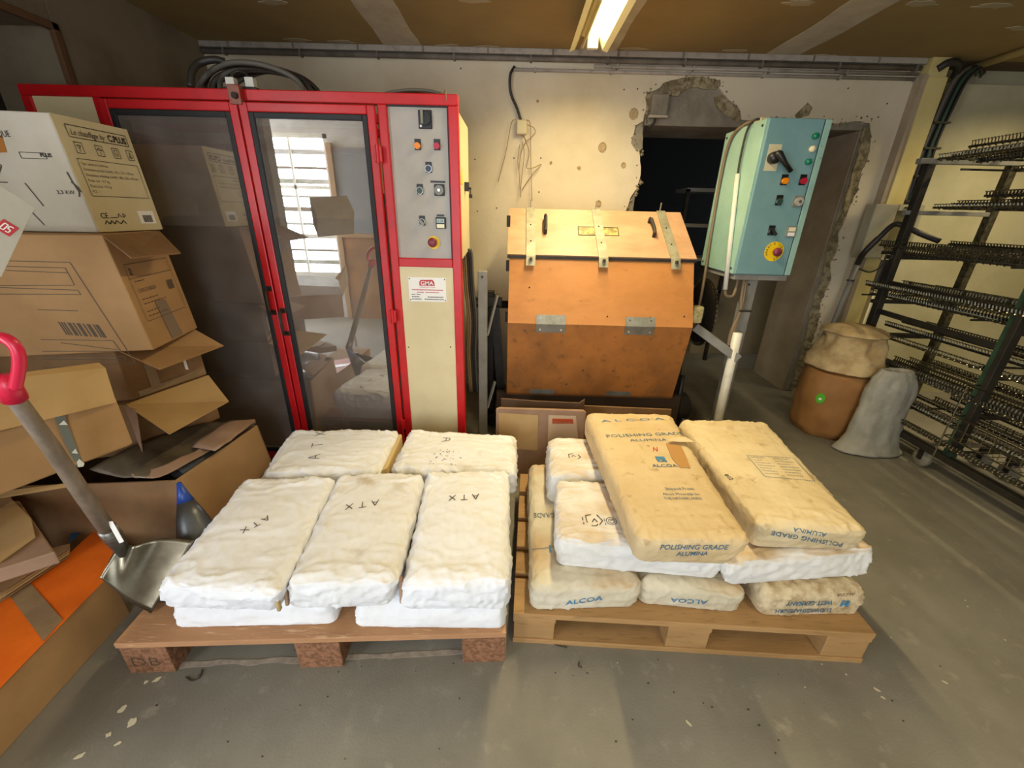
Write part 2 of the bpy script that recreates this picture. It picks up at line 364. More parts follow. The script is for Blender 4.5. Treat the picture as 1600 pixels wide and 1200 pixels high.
# crumbled edge lumps along the break
mb = MB(); rnd = random.Random(5)
for i, p in enumerate(jag[8:-4]):
    for k in range(2):
        r = rnd.uniform(.006, .020); c = p + Vector((rnd.uniform(-.03, .03), .006, rnd.uniform(-.025, .03)))
        vs = [c + Vector((x * r * rnd.uniform(.6, 1.3), y * r * .7, z * r * rnd.uniform(.6, 1.3))) for x, y, z in
              ((1, 0, 0), (-1, 0, 0), (0, 1, 0), (0, -1, 0), (0, 0, 1), (0, 0, -1))]
        mb.add(vs, [(0, 2, 4), (2, 1, 4), (1, 3, 4), (3, 0, 4), (2, 0, 5), (1, 2, 5), (3, 1, 5), (0, 3, 5)])
mb.build('plaster_crumbs', 'broken', wb, kind='stuff')
def ragged_patch(pts, Y, m, name, thick=.006, amp=.008, seed=1, parent=wb):
    P = [at(x, y, Y=Y) for x, y in pts]; P = rough(P + [P[0]], amp, seed)[:-1]
    return MB().prism(P, (0, thick, 0)).build(name, m, parent)
ragged_patch([(1008, 176), (1008, 150), (1032, 138), (1050, 124), (1085, 118), (1128, 130), (1118, 140), (1090, 136), (1070, 141), (1058, 150), (1040, 146), (1028, 152), (1018, 166)], WY + .004, 'broken', 'broken_plaster_edge', .014, .007, 2)
ragged_patch([(1128, 148), (1140, 158), (1156, 174), (1160, 188), (1150, 190), (1135, 180), (1120, 168), (1116, 152)], WY + .008, 'broken', 'broken_plaster_edge', .01, .007, 4)
ragged_patch([(1350, 200), (1361, 194), (1360, 222), (1354, 254), (1343, 272), (1334, 306), (1322, 340), (1318, 322), (1330, 280), (1342, 236)], WY + .003, 'broken', 'broken_plaster_edge', .015, .007, 6)
ragged_patch([(1318, 330), (1324, 350), (1309, 392), (1298, 440), (1284, 500), (1262, 575), (1243, 618), (1236, 612), (1262, 510), (1286, 424), (1298, 370)], WY + .010, 'broken', 'broken_plaster_edge', .008, .008, 7)
ragged_patch([(1245, 186), (1264, 180), (1270, 168), (1262, 160), (1250, 172), (1242, 180)], WY - .002, 'broken', 'bare_patch', .004, .006, 9)
ragged_patch([(988, 212), (1004, 208), (1004, 232), (996, 238), (986, 224)], WY + .0, 'raw_wall', 'bare_patch', .004, .004, 11)
for i, (x, y, r) in enumerate([(990, 178, .028), (941, 230, .026), (974, 258, .014), (935, 318, .018), (905, 262, .008), (861, 254, .006), (840, 158, .006)]):
    c = W(x, y); mb = MB(); n = 18
    for k in range(n):
        a = 2 * math.pi * k / n; b = 2 * math.pi * (k + 1) / n; q = r * (1 + .16 * noise.noise(Vector((k * .9, i, 0))))
        mb.bar(c + Vector((q * math.cos(a), -.002, q * 1.1 * math.sin(a))), c + Vector((r * math.cos(b), -.002, r * 1.1 * math.sin(b))), .006, .006)
    mb.add([c + Vector((r * .8 * math.cos(2 * math.pi * k / n), -.003, r * .9 * math.sin(2 * math.pi * k / n))) for k in range(n)], [tuple(range(n))])
    mb.build('filled_hole', mat('filler_stain', 'b79f77', .9, col2='a08862', scale=60), wb)
for x, y in [(742, 249), (776, 325), (803, 247), (735, 300), (746, 330), (845, 247), (903, 262), (842, 300), (975, 140), (996, 139), (720, 107), (1325, 138), (1386, 162), (1355, 182), (1362, 186), (1372, 183)]:
    MB().disc(W(x, y) + Vector((0, -.003, 0)), (0, 1, 0), .005, .004, 6).build('wall_pit', 'grit', wb)

# side strip / pilaster at the right end, right part of the wall
pil = struct(MB().box(2.60, 2.635, 3.235, 3.9, 0, CEIL - .1).build('trim_1', 'brown_reveal'))
s2 = struct(MB().box(2.635, 2.755, 3.225, 3.245, 1.3, 2.255).box(2.635, 2.755, 3.245, 3.9, 0, CEIL).build('trim_2', 'yellow_board', bevel=.002))
wr = struct(MB().box(2.755, 5.2, 3.50, 3.7, 0, CEIL).build('wall_back_right', 'white_panel'))
pts = [(2.87 + .0 * k, 3.42) for k in range(2)]
edge = MB().box(2.885, 2.90, 3.36, 3.50, 0, 2.26).build('panel_edge', mat('white_edge', 'ece6c8', .5), wr)
MB().box(2.90, 4.6, 3.38, 3.50, 0, 2.26).build('lining_panel', 'white_panel', wr)
struct(MB().box(4.9, 5.2, -2.0, 3.6, 0, CEIL).build('wall_right', 'white_panel'))
# left wall with a recess nearer the camera
wl = struct(MB().box(LX - .4, LX, 2.27, WY + .5, 0, CEIL).box(LX - .4, LX, .1, 2.27, 2.10, CEIL).build('wall_left', 'left_wall', bevel=.004))
MB().box(LX - .45, LX - .35, .1, 2.3, 0, 2.15).build('recess_back', 'recess_shade', wl)
MB().box(LX - .4, LX, .0, .12, 0, CEIL).build('wall_end', 'left_wall', wl)
mb = MB(); mb.box(LX - .012, LX + .012, 2.255, 2.285, 0, 2.115).box(LX - .012, LX + .012, .1, 2.285, 2.085, 2.115); mb.build('recess_trim', 'brown_wood', wl, bevel=.003)
# rear of the room
struct(MB().box(-4.2, -3.9, -2.0, .1, 0, CEIL).build('wall_left_rear', 'gray_wall'))
struct(MB().box(-4.2, LX - .4, .0, .12, 0, CEIL).build('wall_left_return', 'gray_wall'))
wre = struct(MB().box(-4.2, -3.22, -1.8, -1.6, 0, CEIL).box(-2.28, -.85, -1.8, -1.6, 0, CEIL).box(.55, 5.2, -1.8, -1.6, 0, CEIL)
             .box(-3.22, -2.28, -1.8, -1.6, 2.2, CEIL).box(-3.22, -2.28, -1.8, -1.6, 0, .55).box(-.85, .55, -1.8, -1.6, 2.15, CEIL).build('wall_rear', 'gray_wall'))
wn = MB().box(-3.22, -3.17, -1.66, -1.60, .55, 2.2).box(-2.33, -2.28, -1.66, -1.60, .55, 2.2).box(-3.22, -2.28, -1.66, -1.60, .55, .60).box(-3.22, -2.28, -1.66, -1.60, 2.15, 2.2)
wn.box(-2.765, -2.735, -1.65, -1.61, .55, 2.2)
for z in (1.05, 1.62): wn.box(-3.2, -2.3, -1.65, -1.61, z - .02, z + .02)
w1 = struct(wn.build('window_1', 'white_pl'))
for k in range(9):
    z = .70 + .16 * k; MB().box(-3.17, -2.33, -1.648, -1.630, z, z + (.03 if k % 2 else .055)).build('slat', ['stone', 'mould', 'gray_wall'][k % 3], w1)
d = struct(MB().box(-2.22, -1.60, -1.598, -1.55, 0, 1.05).build('door_1', 'gate_orange'))
MB().box(-2.28, -2.22, -1.60, -1.53, 0, 2.1).box(-1.60, -1.54, -1.60, -1.53, 0, 2.1).box(-2.22, -1.60, -1.60, -1.53, 1.05, 1.10).build('door_frame', mat('tan_wood', 'b08a62', .7), d)
MB().box(-2.22, -1.60, -1.597, -1.57, 1.10, 2.05).build('door_pane', mat('hazy_pane', '7d858c', .3), d)
# the next room, seen through the opening
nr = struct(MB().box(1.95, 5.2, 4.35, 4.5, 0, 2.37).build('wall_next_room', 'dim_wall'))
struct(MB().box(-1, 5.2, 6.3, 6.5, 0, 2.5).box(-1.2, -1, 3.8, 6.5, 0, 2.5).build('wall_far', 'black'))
# ceiling: boards, joints and filler spots
ce = struct(MB().box(-4.2, 5.2, -2.0, 6.6, CEIL, CEIL + .12).build('ceiling', mat('ceiling_base', '6d5a3f', .9)))
xs = [-4.2, -3.2, -.765, .50, 1.69, 4.1, 5.2]
for a, b in zip(xs[:-1], xs[1:]):
    for y0, y1 in ((-2, .9), (.9, 3.3)):
        MB().box(a + .002, b - .002, y0 + .002, y1 - .002, CEIL - .006, CEIL).build('plasterboard', 'kraft', ce)
for j, x in enumerate(xs[1:-1]):
    l = []; r = []; rnd = random.Random(j + 40)
    for k in range(40):
        y = -1.9 + k * .133; l.append(Vector((x - .11 + .03 * noise.noise(Vector((j * 5, k * .35, 0))), y, CEIL - .0085))); r.append(Vector((x + .11 + .03 * noise.noise(Vector((j * 5 + 2, k * .35, 0))), y, CEIL - .0085)))
    MB().prism(l + r[::-1], (0, 0, .003)).build('filled_joint', 'filler', ce)
    for sgn in (-1, 1):
        for y in (2.2, 2.75):
            pass
spots = [(465, 63), (535, 66), (700, 72), (765, 74), (990, 77), (1150, 80), (1290, 88), (1250, 5), (1440, 6), (1550, 10), (1600, 45), (430, 4), (740, 2)]
for x, y in spots:
    c = at(x, y, Z=CEIL - .0085); rnd = random.Random(x)
    MB().prism([c + Vector((.085 * math.cos(a) * rnd.uniform(.6, 1.25), .03 * math.sin(a) * rnd.uniform(.5, 1.2), 0)) for a in [k * .449 for k in range(14)]], (0, 0, .003)).build('filler_spot', mat('thin_filler', 'a89b7e', .85), ce)

# ceiling-line trunking and pipes
t = MB().box(LX, 2.62, 3.262, 3.30, 2.332, 2.364); tr = tag(t.build('cable_trunking', 'trunk', bevel=.003), 'flat grey painted cable trunking running under the ceiling of the back wall', 'trunking')
for x in [-1.9 + .42 * k for k in range(11)]: MB().box(x, x + .012, 3.258, 3.262, 2.328, 2.366).build('clip', 'trunk_dark', tr)
def pipe(x0, x1, z, r, m, label, Y=3.278, clips=True):
    o = tag(MB().tube([(x0, Y, z), (x1, Y, z)], r, 10).build('conduit_pipe', m, smooth=True), label, 'pipe')
    if clips:
        k = x0 + .15
        while k < x1: MB().tube([(k, Y, z - r), (k, Y - .0, z + r)], .004, 6).box(k - .006, k + .006, Y - r - .003, 3.30, z - r - .003, z + r + .003).build('pipe_clip', m, o); k += .5
    return o
pipe(LX, 2.6, 2.312, .015, 'trunk_dark', 'thick dusty pipe directly below the grey trunking, full width of the back wall')
pipe(-.055, 2.6, 2.255, .010, 'trunk', 'lowest thin conduit, starting above the small junction box and running right', 3.284)
pipe(.48, 2.6, 2.283, .010, 'trunk', 'thin conduit starting beside the ceiling lamp, between two other pipes', 3.284)
t = MB().tube([(3.0, 3.45, 2.345), (2.99, 1.2, 2.345)], .022, 10); tag(t.build('ceiling_pipe', 'yellow_board', smooth=True), 'pale pipe under the ceiling running towards the viewer at the upper right', 'pipe')
# cable bundle down the right pilaster
cb = thing('cable_bundle', (2.81, 3.33, 0), 'dark bundle of cables dropping down beside the pale yellow board', 'cable bundle')
for k, (dx, dy, r, m) in enumerate([(0, 0, .017, 'cable_dark'), (.030, .0, .014, 'rack_dark'), (-.024, -.01, .013, 'cable_gray'), (.056, .01, .013, 'cable_dark'), (.012, -.026, .010, 'rack_green'), (.044, -.024, .008, 'cable_dark')]):
    pts = [(3.0 + dx, 3.32, 2.335 - .01 * k), (2.94 + dx, 3.30 + dy, 2.32), (2.86 + dx, 3.275 + dy, 2.25), (2.825 + dx, 3.265 + dy, 2.1), (2.80 + dx, 3.26 + dy, 1.9)]
    z = 1.7
    while z > .9: pts.append((2.80 + dx + .010 * math.sin(z * 9 + k), 3.26 + dy, z)); z -= .2
    MB().tube(smooth_path(pts, 4), r, 8).build('cable', m, cb, smooth=True)
for z in (2.0, 1.85, 1.68, 1.52): MB().box(2.765, 2.875, 3.222, 3.285, z, z + .012).build('cable_tie', 'rack_dark', cb)
MB().tube(smooth_path([(2.68, 3.24, 2.30), (2.72, 3.22, 2.33), (2.80, 3.24, 2.325), (2.86, 3.3, 2.28)], 5), .022, 8).build('cable', 'cable_dark', cb, smooth=True)

# junction box with loose wires on the back wall
jb = thing('junction_box', W(812, 203), 'small cream junction box with loose wires hanging over the orange drum', 'junction box')
c = W(815, 200)
MB().box(c.x - .038, c.x + .036, WY - .04, WY, c.z - .045, c.z + .045).build('box_body', mat('cream_plastic', 'cfc29c', .5), jb, bevel=.012)
MB().tube(smooth_path([W(804, 104, 3.285), W(797, 118, 3.27), W(798, 145, 3.28), W(808, 170, 3.28), W(814, 188, 3.28)]), .009, 8).build('feed_cable', 'cable_dark', jb, smooth=True)
wires = [[(812, 208), (822, 220), (815, 235), (811, 265), (813, 300)], [(818, 212), (822, 222), (827, 240), (823, 262), (834, 262), (846, 257), (830, 275), (815, 297)], [(824, 195), (834, 200), (836, 208), (828, 216), (820, 222)],
         [(820, 188), (828, 192), (829, 230), (831, 314)], [(806, 187), (799, 193), (790, 240), (778, 285)], [(816, 222), (819, 240), (816, 270), (813, 300), (814, 308)], [(812, 226), (809, 250), (811, 268)]]
for w_ in wires: MB().tube(smooth_path([W(x, y, 3.275 - .01 * (i % 2)) for i, (x, y) in enumerate(w_)]), .0022, 5).build('loose_wire', 'wire_tan', jb, smooth=True)
# grey socket on the broken plaster
c = W(1030, 165); so = thing('wall_socket_box', c, 'grey socket box under dust on the broken plaster left of the doorway', 'socket box')
MB().box(c.x - .06, c.x + .05, WY - .035, WY + .018, c.z - .06, c.z + .06).build('box_body', 'raw_wall', so, bevel=.006)
MB().box(c.x - .07, c.x + .055, WY - .05, WY, c.z - .078, c.z - .062).build('box_lip', 'trunk', so, bevel=.003)
MB().tube(smooth_path([c + Vector((-.02, -.02, -.07)), c + Vector((-.03, -.025, -.11)), c + Vector((-.06, -.02, -.13))]), .009, 7).build('cable_stub', 'cable_dark', so, smooth=True)

# flat isolator board on the wall by the doorway, with hose and pipe
ib = thing('wall_cabinet', (2.66, 3.2, 1.3), 'flat pale wall cabinet with open glass front beside the broken doorway edge', 'wall cabinet')
MB().box(2.50, 2.66, 3.14, 3.225, 1.14, 1.50).build('cabinet_body', mat('putty_grey', 'a59d86', .6, col2='978f78', scale=5), ib, bevel=.006)
MB().box(2.665, 2.84, 3.14, 3.16, 1.46, 1.50).box(2.665, 2.84, 3.14, 3.16, 1.13, 1.17).box(2.815, 2.84, 3.14, 3.16, 1.17, 1.46).build('door_rail', 'white_panel', ib, bevel=.002)
MB().box(2.665, 2.815, 3.175, 3.18, 1.17, 1.46).build('pane', mat('murky_glass', '857c5a', .15), ib)
MB().box(2.70, 2.76, 3.128, 3.14, 1.475, 1.485).build('latch', 'dark_steel', ib)
hs = thing('hose_pipe', (2.62, 3.15, .5), 'grey conduit with black hose arching from it in front of the rack', 'hose')
P1, P2 = at(1340, 412, Y=3.12), at(1292, 530, Y=3.12)
MB().tube([P1, P2, (P2.x - .03, 3.12, .1)], .018, 10).build('conduit', 'greige', hs, smooth=True)
MB().tube(smooth_path([P1, at(1350, 395, Y=3.05), at(1375, 370, Y=3.0), at(1395, 352, Y=2.95), at(1410, 352, Y=2.9), at(1440, 366, Y=2.85), at(1468, 377, Y=2.8)]), [.02] * 12 + [.017] * 25, 8).build('hose', 'cable_dark', hs, smooth=True)
MB().tube(smooth_path([at(1342, 420, Y=3.12), at(1360, 425, Y=3.1), at(1378, 415, Y=3.1), at(1385, 398, Y=3.12)]), .006, 6).build('wire_loop', 'cable_dark', hs, smooth=True)
c = at(1329, 438, Y=3.12); MB().disc(c - Vector((0, 0, .006)), (0, 0, 1), .024, .012, 12).build('clamp', 'cable_dark', hs)

# ------------------------------------------------------------------ ceiling lamp(s)
def fixture(x, y, lab, on=True):
    L0, L1 = y - .74, y + .74; t = thing('batten_lamp', (x, y, CEIL), lab, 'ceiling lamp')
    MB().box(x - .045, x + .045, L0, L1, 2.315, CEIL - .006).build('channel', 'reflector', t, bevel=.004)
    for s in (-1, 1):
        P = [(x + s * .045, 2.325), (x + s * .078, 2.255), (x + s * .108, 2.245), (x + s * .106, 2.250), (x + s * .08, 2.262), (x + s * .047, 2.332)]
        MB().prism([Vector((a, L0, b)) for a, b in P], (0, L1 - L0, 0)).build('reflector_wing', 'reflector', t)
    MB().prism([Vector((x - .028, L0, 2.325)), Vector((x - .036, L0, 2.262)), Vector((x - .030, L0, 2.262)), Vector((x - .022, L0, 2.325))], (0, L1 - L0, 0)).build('reflector_rib', 'reflector', t)
    MB().tube([(x + .02, L0 + .03, 2.277), (x + .02, L1 - .03, 2.277)], .013, 12).build('tube', 'tube', t, smooth=True)
    for yy in (L0, L1 - .03): MB().box(x - .01, x + .05, yy, yy + .03, 2.255, 2.325).build('lamp_holder', 'white_pl', t, bevel=.003)
fixture(LAMPS[0][0], LAMPS[0][1], 'lit batten fluorescent lamp with flared reflectors on the ceiling')

# ------------------------------------------------------------------ red cabinet
CY = 2.0
ca = thing('machine_cabinet', (-1.16, CY, 0), 'tall red machine cabinet with two dark glass doors and a control panel', 'machine cabinet')
CX0, CX1, CZ = -2.068, -.256, 1.826; D2 = CY + .45; D3 = CY + .85
fr = MB().box(CX0, CX1, CY, CY + .04, 1.785, CZ).box(CX0, -2.028, CY, CY + .04, 0, 1.785).box(-.298, CX1, CY, CY + .04, 0, 1.785)
fr.box(-.592, -.553, CY, CY + .04, 0, 1.785).box(-1.772, -1.737, CY, CY + .04, 0, 1.785).box(-.553, -.298, CY, CY + .04, 1.135, 1.175)
fr.box(-2.028, -.298, CY, CY + .04, 0, .06)
fr.box(CX0, CX0 + .04, CY + .04, D2, 1.785, CZ).box(CX0 + .04, CX1 - .06, D2 - .04, D2, 1.785, CZ)
frame = fr.build('frame', 'red', ca, bevel=.004)
MB().box(-2.028, -1.772, CY + .008, CY + .03, .06, 1.785).build('left_panel', 'cream_metal', ca)
MB().box(-.553, -.298, CY + .006, CY + .03, .06, 1.135).build('lower_panel', 'cream_metal', ca)
cpn = MB().box(-.553, -.298, CY + .018, CY + .03, 1.175, 1.785).build('control_panel', 'gray_panel', ca)
MB().box(-.303, -.298, CY + .004, CY + .018, 1.175, 1.785).box(-.553, -.298, CY + .006, CY + .018, 1.78, 1.785).build('panel_gasket', 'rubber', ca)
MB().box(CX0, CX1 - .05, CY + .04, D2, 0, .30).box(CX0, -.62, D2, D3, 0, .30).build('bottom_tray', mat('black_tray', '1c1a19', .6), ca)
MB().box(CX0 + .004, CX0 + .02, CY + .04, 2.50, .3, 1.785).build('side_panel', 'tan_in', ca)
MB().box(CX0 + .004, CX0 + .02, 2.50, D3, .3, 1.785).build('side_panel', 'cream_metal', ca)
MB().box(CX0 + .02, CX0 + .045, CY + .04, D3 - .02, 1.695, 1.728).box(CX0 + .02, -.60, D3 - .035, D3 - .012, 1.695, 1.728).box(CX0, -.60, D3 - .03, D3, 1.785, CZ).box(CX0, CX0 + .04, D2, D3, 1.785, CZ).build('inner_rail', 'red', ca)
MB().box(CX1 - .05, CX1 - .044, CY + .04, D2, .1, 1.785).build('side_panel', 'tan_in', ca)
MB().box(CX0 + .02, -.60, D3 - .012, D3, .3, 1.785).build('back_panel', 'cream_metal', ca)
MB().box(-.60, CX1 - .06, D2 - .012, D2, .3, 1.4).build('back_panel', 'cream_metal', ca)
MB().box(-.62, -.60, CY + .04, D3, .3, 1.45).build('inner_wall', 'tan_in', ca)
# the tub inside
tub = [(CY + .10, .30), (CY + .07, .75), (CY + .10, 1.12), (CY + .30, 1.33), (CY + .60, 1.33), (CY + .70, .30)]
MB().prism([Vector((-1.86, y, z)) for y, z in tub], (1.20, 0, 0)).build('inner_tub', 'drum_in', ca, bevel=.02)
def door(x0, x1, hinge_right):
    z0, z1 = .07, 1.777; y0, y1 = CY - .022, CY - .002
    dn = 'door'; d = MB().box(x0, x0 + .034, y0, y1, z0, z1).box(x1 - .034, x1, y0, y1, z0, z1).box(x0 + .034, x1 - .034, y0, y1, z1 - .034, z1).box(x0 + .034, x1 - .034, y0, y1, z0, z0 + .034).build(dn, 'red', ca, bevel=.004)
    a, b, c_, e = x0 + .034, x1 - .034, z0 + .034, z1 - .034; w = .022
    MB().box(a, a + w, y0 + .001, y1, c_, e).box(b - w, b, y0 + .001, y1, c_, e).box(a + w, b - w, y0 + .001, y1, e - w, e).box(a + w, b - w, y0 + .001, y1, c_, c_ + w).build('seal', 'rubber', d, bevel=.003)
    MB().box(a + w, b - w, y0 + .010, y0 + .013, c_ + w, e - w).build('glass', M['glass'], d)
    return d
dl = door(-1.732, -1.162, False); dr = door(-1.156, -.596, True)
def bow(x, z0, z1, par):
    y = CY - .022
    MB().tube([(x, y, z1), (x, y - .032, z1 - .004), (x, y - .036, z1 - .02), (x, y - .036, z0 + .02), (x, y - .032, z0 + .004), (x, y, z0)], .0065, 8).build('handle', 'dark_steel', par, smooth=True)
    MB().box(x - .012, x + .012, y - .003, y, z1 - .012, z1 + .012).box(x - .012, x + .012, y - .003, y, z0 - .012, z0 + .012).build('handle_foot', 'dark_steel', par)
bow(-1.180, .905, 1.02, dl); bow(-1.135, .80, .915, dr)
for par, x in ((dr, -.598),):
    for z in (1.60, .9, .3):
        MB().tube([(x, CY - .024, z - .035), (x, CY - .024, z + .035)], .009, 8).box(x - .016, x + .018, CY - .026, CY - .02, z - .03, z + .03).build('hinge', 'red', par, bevel=.002)
MB().box(-1.185, -1.135, CY - .03, CY, 1.765, 1.835).build('top_latch', mat('rusty_latch', '8a5a4a', .5, .3, col2='a82424', scale=30, lo=.5, hi=.6), ca, bevel=.004)
MB().disc((-1.155, CY - .03, 1.795), (0, -1, 0), .012, .01, 12).build('latch_bolt', 'dark_steel', ca)
# controls
def plate_btn(x, z, m, w=.027, h=.042, r=.0125, y=CY + .018, sq='black_plastic', par=ca, name='push_button', ring=None, up=.006):
    b = MB().box(x - w / 2, x + w / 2, y - .004, y, z - h / 2, z + h / 2).build(name, sq, par, bevel=.001)
    if ring: MB().disc((x, y - .004, z - up), (0, -1, 0), r + .003, .006, 20).build('ring', ring, b, smooth=False)
    MB().disc((x, y - .004, z - up), (0, -1, 0), r, .016 if not ring else .010, 20).build('cap', m, b)
    return b
y = CY + .018
ms = MB().box(-.425, -.368, y - .008, y, 1.702, 1.770).build('main_switch', 'black_plastic', ca, bevel=.003)
MB().disc((-.396, y - .008, 1.738), (0, -1, 0), .024, .014, 24).build('knob', 'black_plastic', ms)
MB().box(-.411, -.401, y - .034, y - .02, 1.716, 1.768).build('lever', 'greige', ms, bevel=.003)
MB().box(-.419, -.411, y - .010, y - .008, 1.708, 1.716).build('mark', 'label_white', ms)
plate_btn(-.434, 1.644, 'orange_btn'); plate_btn(-.351, 1.645, 'red_btn')
plate_btn(-.392, 1.558, 'dark_blue_btn', ring='chrome'); plate_btn(-.436, 1.470, 'dark_green_btn', ring='chrome')
b = MB().box(-.372, -.326, y - .006, y, 1.445, 1.492).build('timer_dial', 'black_plastic', ca, bevel=.002)
MB().disc((-.349, y - .006, 1.468), (0, -1, 0), .020, .010, 24).build('dial', 'greige', b); MB().disc((-.349, y - .016, 1.468), (0, -1, 0), .007, .006, 14).build('hub', 'chrome', b)
MB().box(-.387, -.322, y - .002, y, 1.498, 1.506).build('engraved_label', 'black_plastic', ca); MB().box(-.366, -.332, y - .002, y, 1.360, 1.368).build('engraved_label', 'black_plastic', ca)
b = plate_btn(-.434, 1.340, 'black_plastic', ring='chrome', name='selector_switch'); MB().bar((-.444, y - .02, 1.345), (-.424, y - .022, 1.322), .006, .012).build('lever', 'greige', b)
b = MB().box(-.371, -.325, y - .008, y, 1.307, 1.357).build('counter', 'black_plastic', ca, bevel=.002)
MB().box(-.366, -.332, y - .010, y - .008, 1.333, 1.350).build('display', 'lcd', b); MB().box(-.366, -.332, y - .010, y - .008, 1.311, 1.327).build('keys', 'cream_btn', b)
text_on(b, '0.18', (-.362, y - .0102, 1.336), (1, 0, 0), (0, 0, 1), .010, 'ink', off=.0004)
eb = MB().disc((-.386, y, 1.246), (0, -1, 0), .029, .002, 28).build('emergency_stop', 'yellow_lab', ca); MB().lathe((-.388, y - .002, 1.247), [(.010, 0), (.010, .014), (.020, .016), (.021, .024), (.016, .030)], 24, (0, -1, 0)).build('mushroom_cap', 'purple_btn', eb, smooth=True)
# maker's plate
pl = MB().box(-.515, -.334, CY + .004, CY + .006, .972, 1.087).build('maker_plate', 'label_white', ca)
for x in (-.509, -.340):
    for z in (.979, 1.080): MB().disc((x, CY + .004, z), (0, -1, 0), .003, .001, 8).build('rivet', 'dark_steel', pl)
MB().prism([Vector((-.462, CY + .0032, 1.048)), Vector((-.462, CY + .0032, 1.066)), Vector((-.455, CY + .0032, 1.075)), Vector((-.398, CY + .0032, 1.077)), Vector((-.390, CY + .0032, 1.066)), Vector((-.388, CY + .0032, 1.048))], (0, .0008, 0)).build('logo_ground', 'red_ink', pl)
text_on(pl, 'GMA', (-.457, CY + .0028, 1.052), (1, 0, 0), (0, 0, 1), .018, 'label_white', off=.0003, bold=.02, width=.064)
text_on(pl, 'CONSTRUCTEUR', (-.462, CY + .004, 1.038), (1, 0, 0), (0, 0, 1), .006, 'red_ink', width=.076, off=.0006)
for z, segs in ((1.026, ((-.500, -.462), (-.455, -.352))), (1.014, ((-.475, -.450), (-.435, -.372))), (1.003, ((-.502, -.484), (-.478, -.462))), (.992, ((-.502, -.470), (-.425, -.352))), (.981, ((-.502, -.458), (-.440, -.350)))):
    for a, b_ in segs:
        x = a; rnd = random.Random(int(z * 1000)); mb = MB()
        while x < b_: w_ = rnd.uniform(.003, .007); mb.box(x, x + w_, CY + .0034, CY + .004, z, z + .0045); x += w_ + .0018
        mb.build('print_line', 'red_ink' if z > 1.01 else 'ink_soft', pl)
for x, z in ((-.538, .735), (-.322, .742)): MB().disc((x, CY + .006, z), (0, -1, 0), .0035, .002, 8).build('screw', 'dark_steel', ca)
# electric box and cables on the right flank
MB().prism([Vector((-.297, 2.05, 1.775)), Vector((-.297, 2.40, 1.775)), Vector((-.297, 2.40, 1.19)), Vector((-.297, 2.05, 1.165))], (.038, 0, 0)).build('side_box', 'cream_metal', ca, bevel=.004)
MB().box(-.259, -.238, 2.20, 2.23, 1.475, 1.515).build('lock', 'black_plastic', ca, bevel=.002)
MB().tube([(-.238, 2.21, 1.49), (-.228, 2.208, 1.485)], .006, 8).tube([(-.230, 2.208, 1.485), (-.230, 2.208, 1.46)], .0025, 6).box(-.238, -.222, 2.207, 2.210, 1.445, 1.462).build('key', 'dark_steel', ca)
MB().prism([Vector((-.2585, 2.07, 1.50)), Vector((-.2585, 2.13, 1.50)), Vector((-.2585, 2.10, 1.57))], (.002, 0, 0)).build('warning_sticker', 'yellow_lab', ca)
for k in range(5):
    x = -.285 + .012 * k
    MB().tube(smooth_path([(x, 2.3, 1.2), (x + .006, 2.31, 1.0), (x + .02, 2.32, .8), (x + .01, 2.34, .6), (x + .02, 2.34, .35)]), .0065, 6).build('flank_cable', ['cable_brown', 'wire_tan', 'cable_dark', 'cable_dark', 'cable_gray'][k], ca, smooth=True)

# cable coil on top of the cabinet
co = thing('cable_coil', (-1.2, 2.2, 1.826), 'coiled dark cable with white plugs lying on top of the red cabinet', 'cable coil')
rnd = random.Random(11)
for k in range(7):
    pts = []; rx, rz = .23 + .02 * math.sin(k * 2.1), .088 + .018 * k / 6; cx = -1.17 + rnd.uniform(-.03, .03); yy = 2.12 + .035 * k
    for a in range(0, 13):
        t_ = math.pi * a / 12; pts.append((cx - rx * math.cos(t_), yy + .02 * math.sin(3 * t_ + k), 1.832 + rz * 1.25 * math.sin(t_) ** .8))
    MB().tube(smooth_path(pts, 3), .011, 8).build('cable_turn', ['cable_gray', 'cable_dark', 'cable_gray'][k % 3], co, smooth=True)
MB().tube(smooth_path([at(298, 136, Y=2.03), at(300, 112, Y=2.05), at(312, 98, Y=2.08), at(335, 93, Y=2.1), at(352, 97, Y=2.12)]), .014, 9).build('cable_turn', 'cable_dark', co, smooth=True)
MB().tube(smooth_path([at(361, 125, Y=2.06), at(364, 115, Y=2.07), at(374, 111, Y=2.08), at(385, 116, Y=2.07), at(390, 125, Y=2.06)]), .006, 7).build('link_cable', 'cable_dark', co, smooth=True)
for x in (361, 391):
    c = at(x, 129, Y=2.05); MB().box(c.x - .018, c.x + .018, 2.04, 2.07, c.z - .020, c.z + .018).build('plug', 'white_pl', co, bevel=.003)
    MB().box(c.x - .03, c.x + .03, 2.03, 2.08, 1.826, c.z - .018).build('plug_socket', 'cable_dark', co, bevel=.004)
co2 = thing('wire_bundle', (-.46, 2.15, 1.826), 'flat bundle of brown wires on the cabinet top above the control panel', 'wire bundle')
for k in range(6):
    pts = [(-.58 + .01 * k, 2.06 + .03 * k, 1.832), (-.53, 2.07 + .03 * k, 1.845 + .002 * k), (-.45, 2.08 + .03 * k, 1.855 + .003 * (k % 3)), (-.37, 2.07 + .03 * k, 1.848), (-.31, 2.06 + .03 * k, 1.832)]
    MB().tube(smooth_path(pts), .006, 6).build('wire', ['cable_gray', 'wire_tan', 'cable_dark', 'cable_brown', 'wire_tan', 'cable_gray'][k], co2, smooth=True)
MB().tube(smooth_path([(-.32, 2.05, 1.835), (-.305, 2.0, 1.84), (-.302, 1.996, 1.82), (-.30, 1.995, 1.80)]), .0018, 5).build('wire', 'wire_tan', co2)

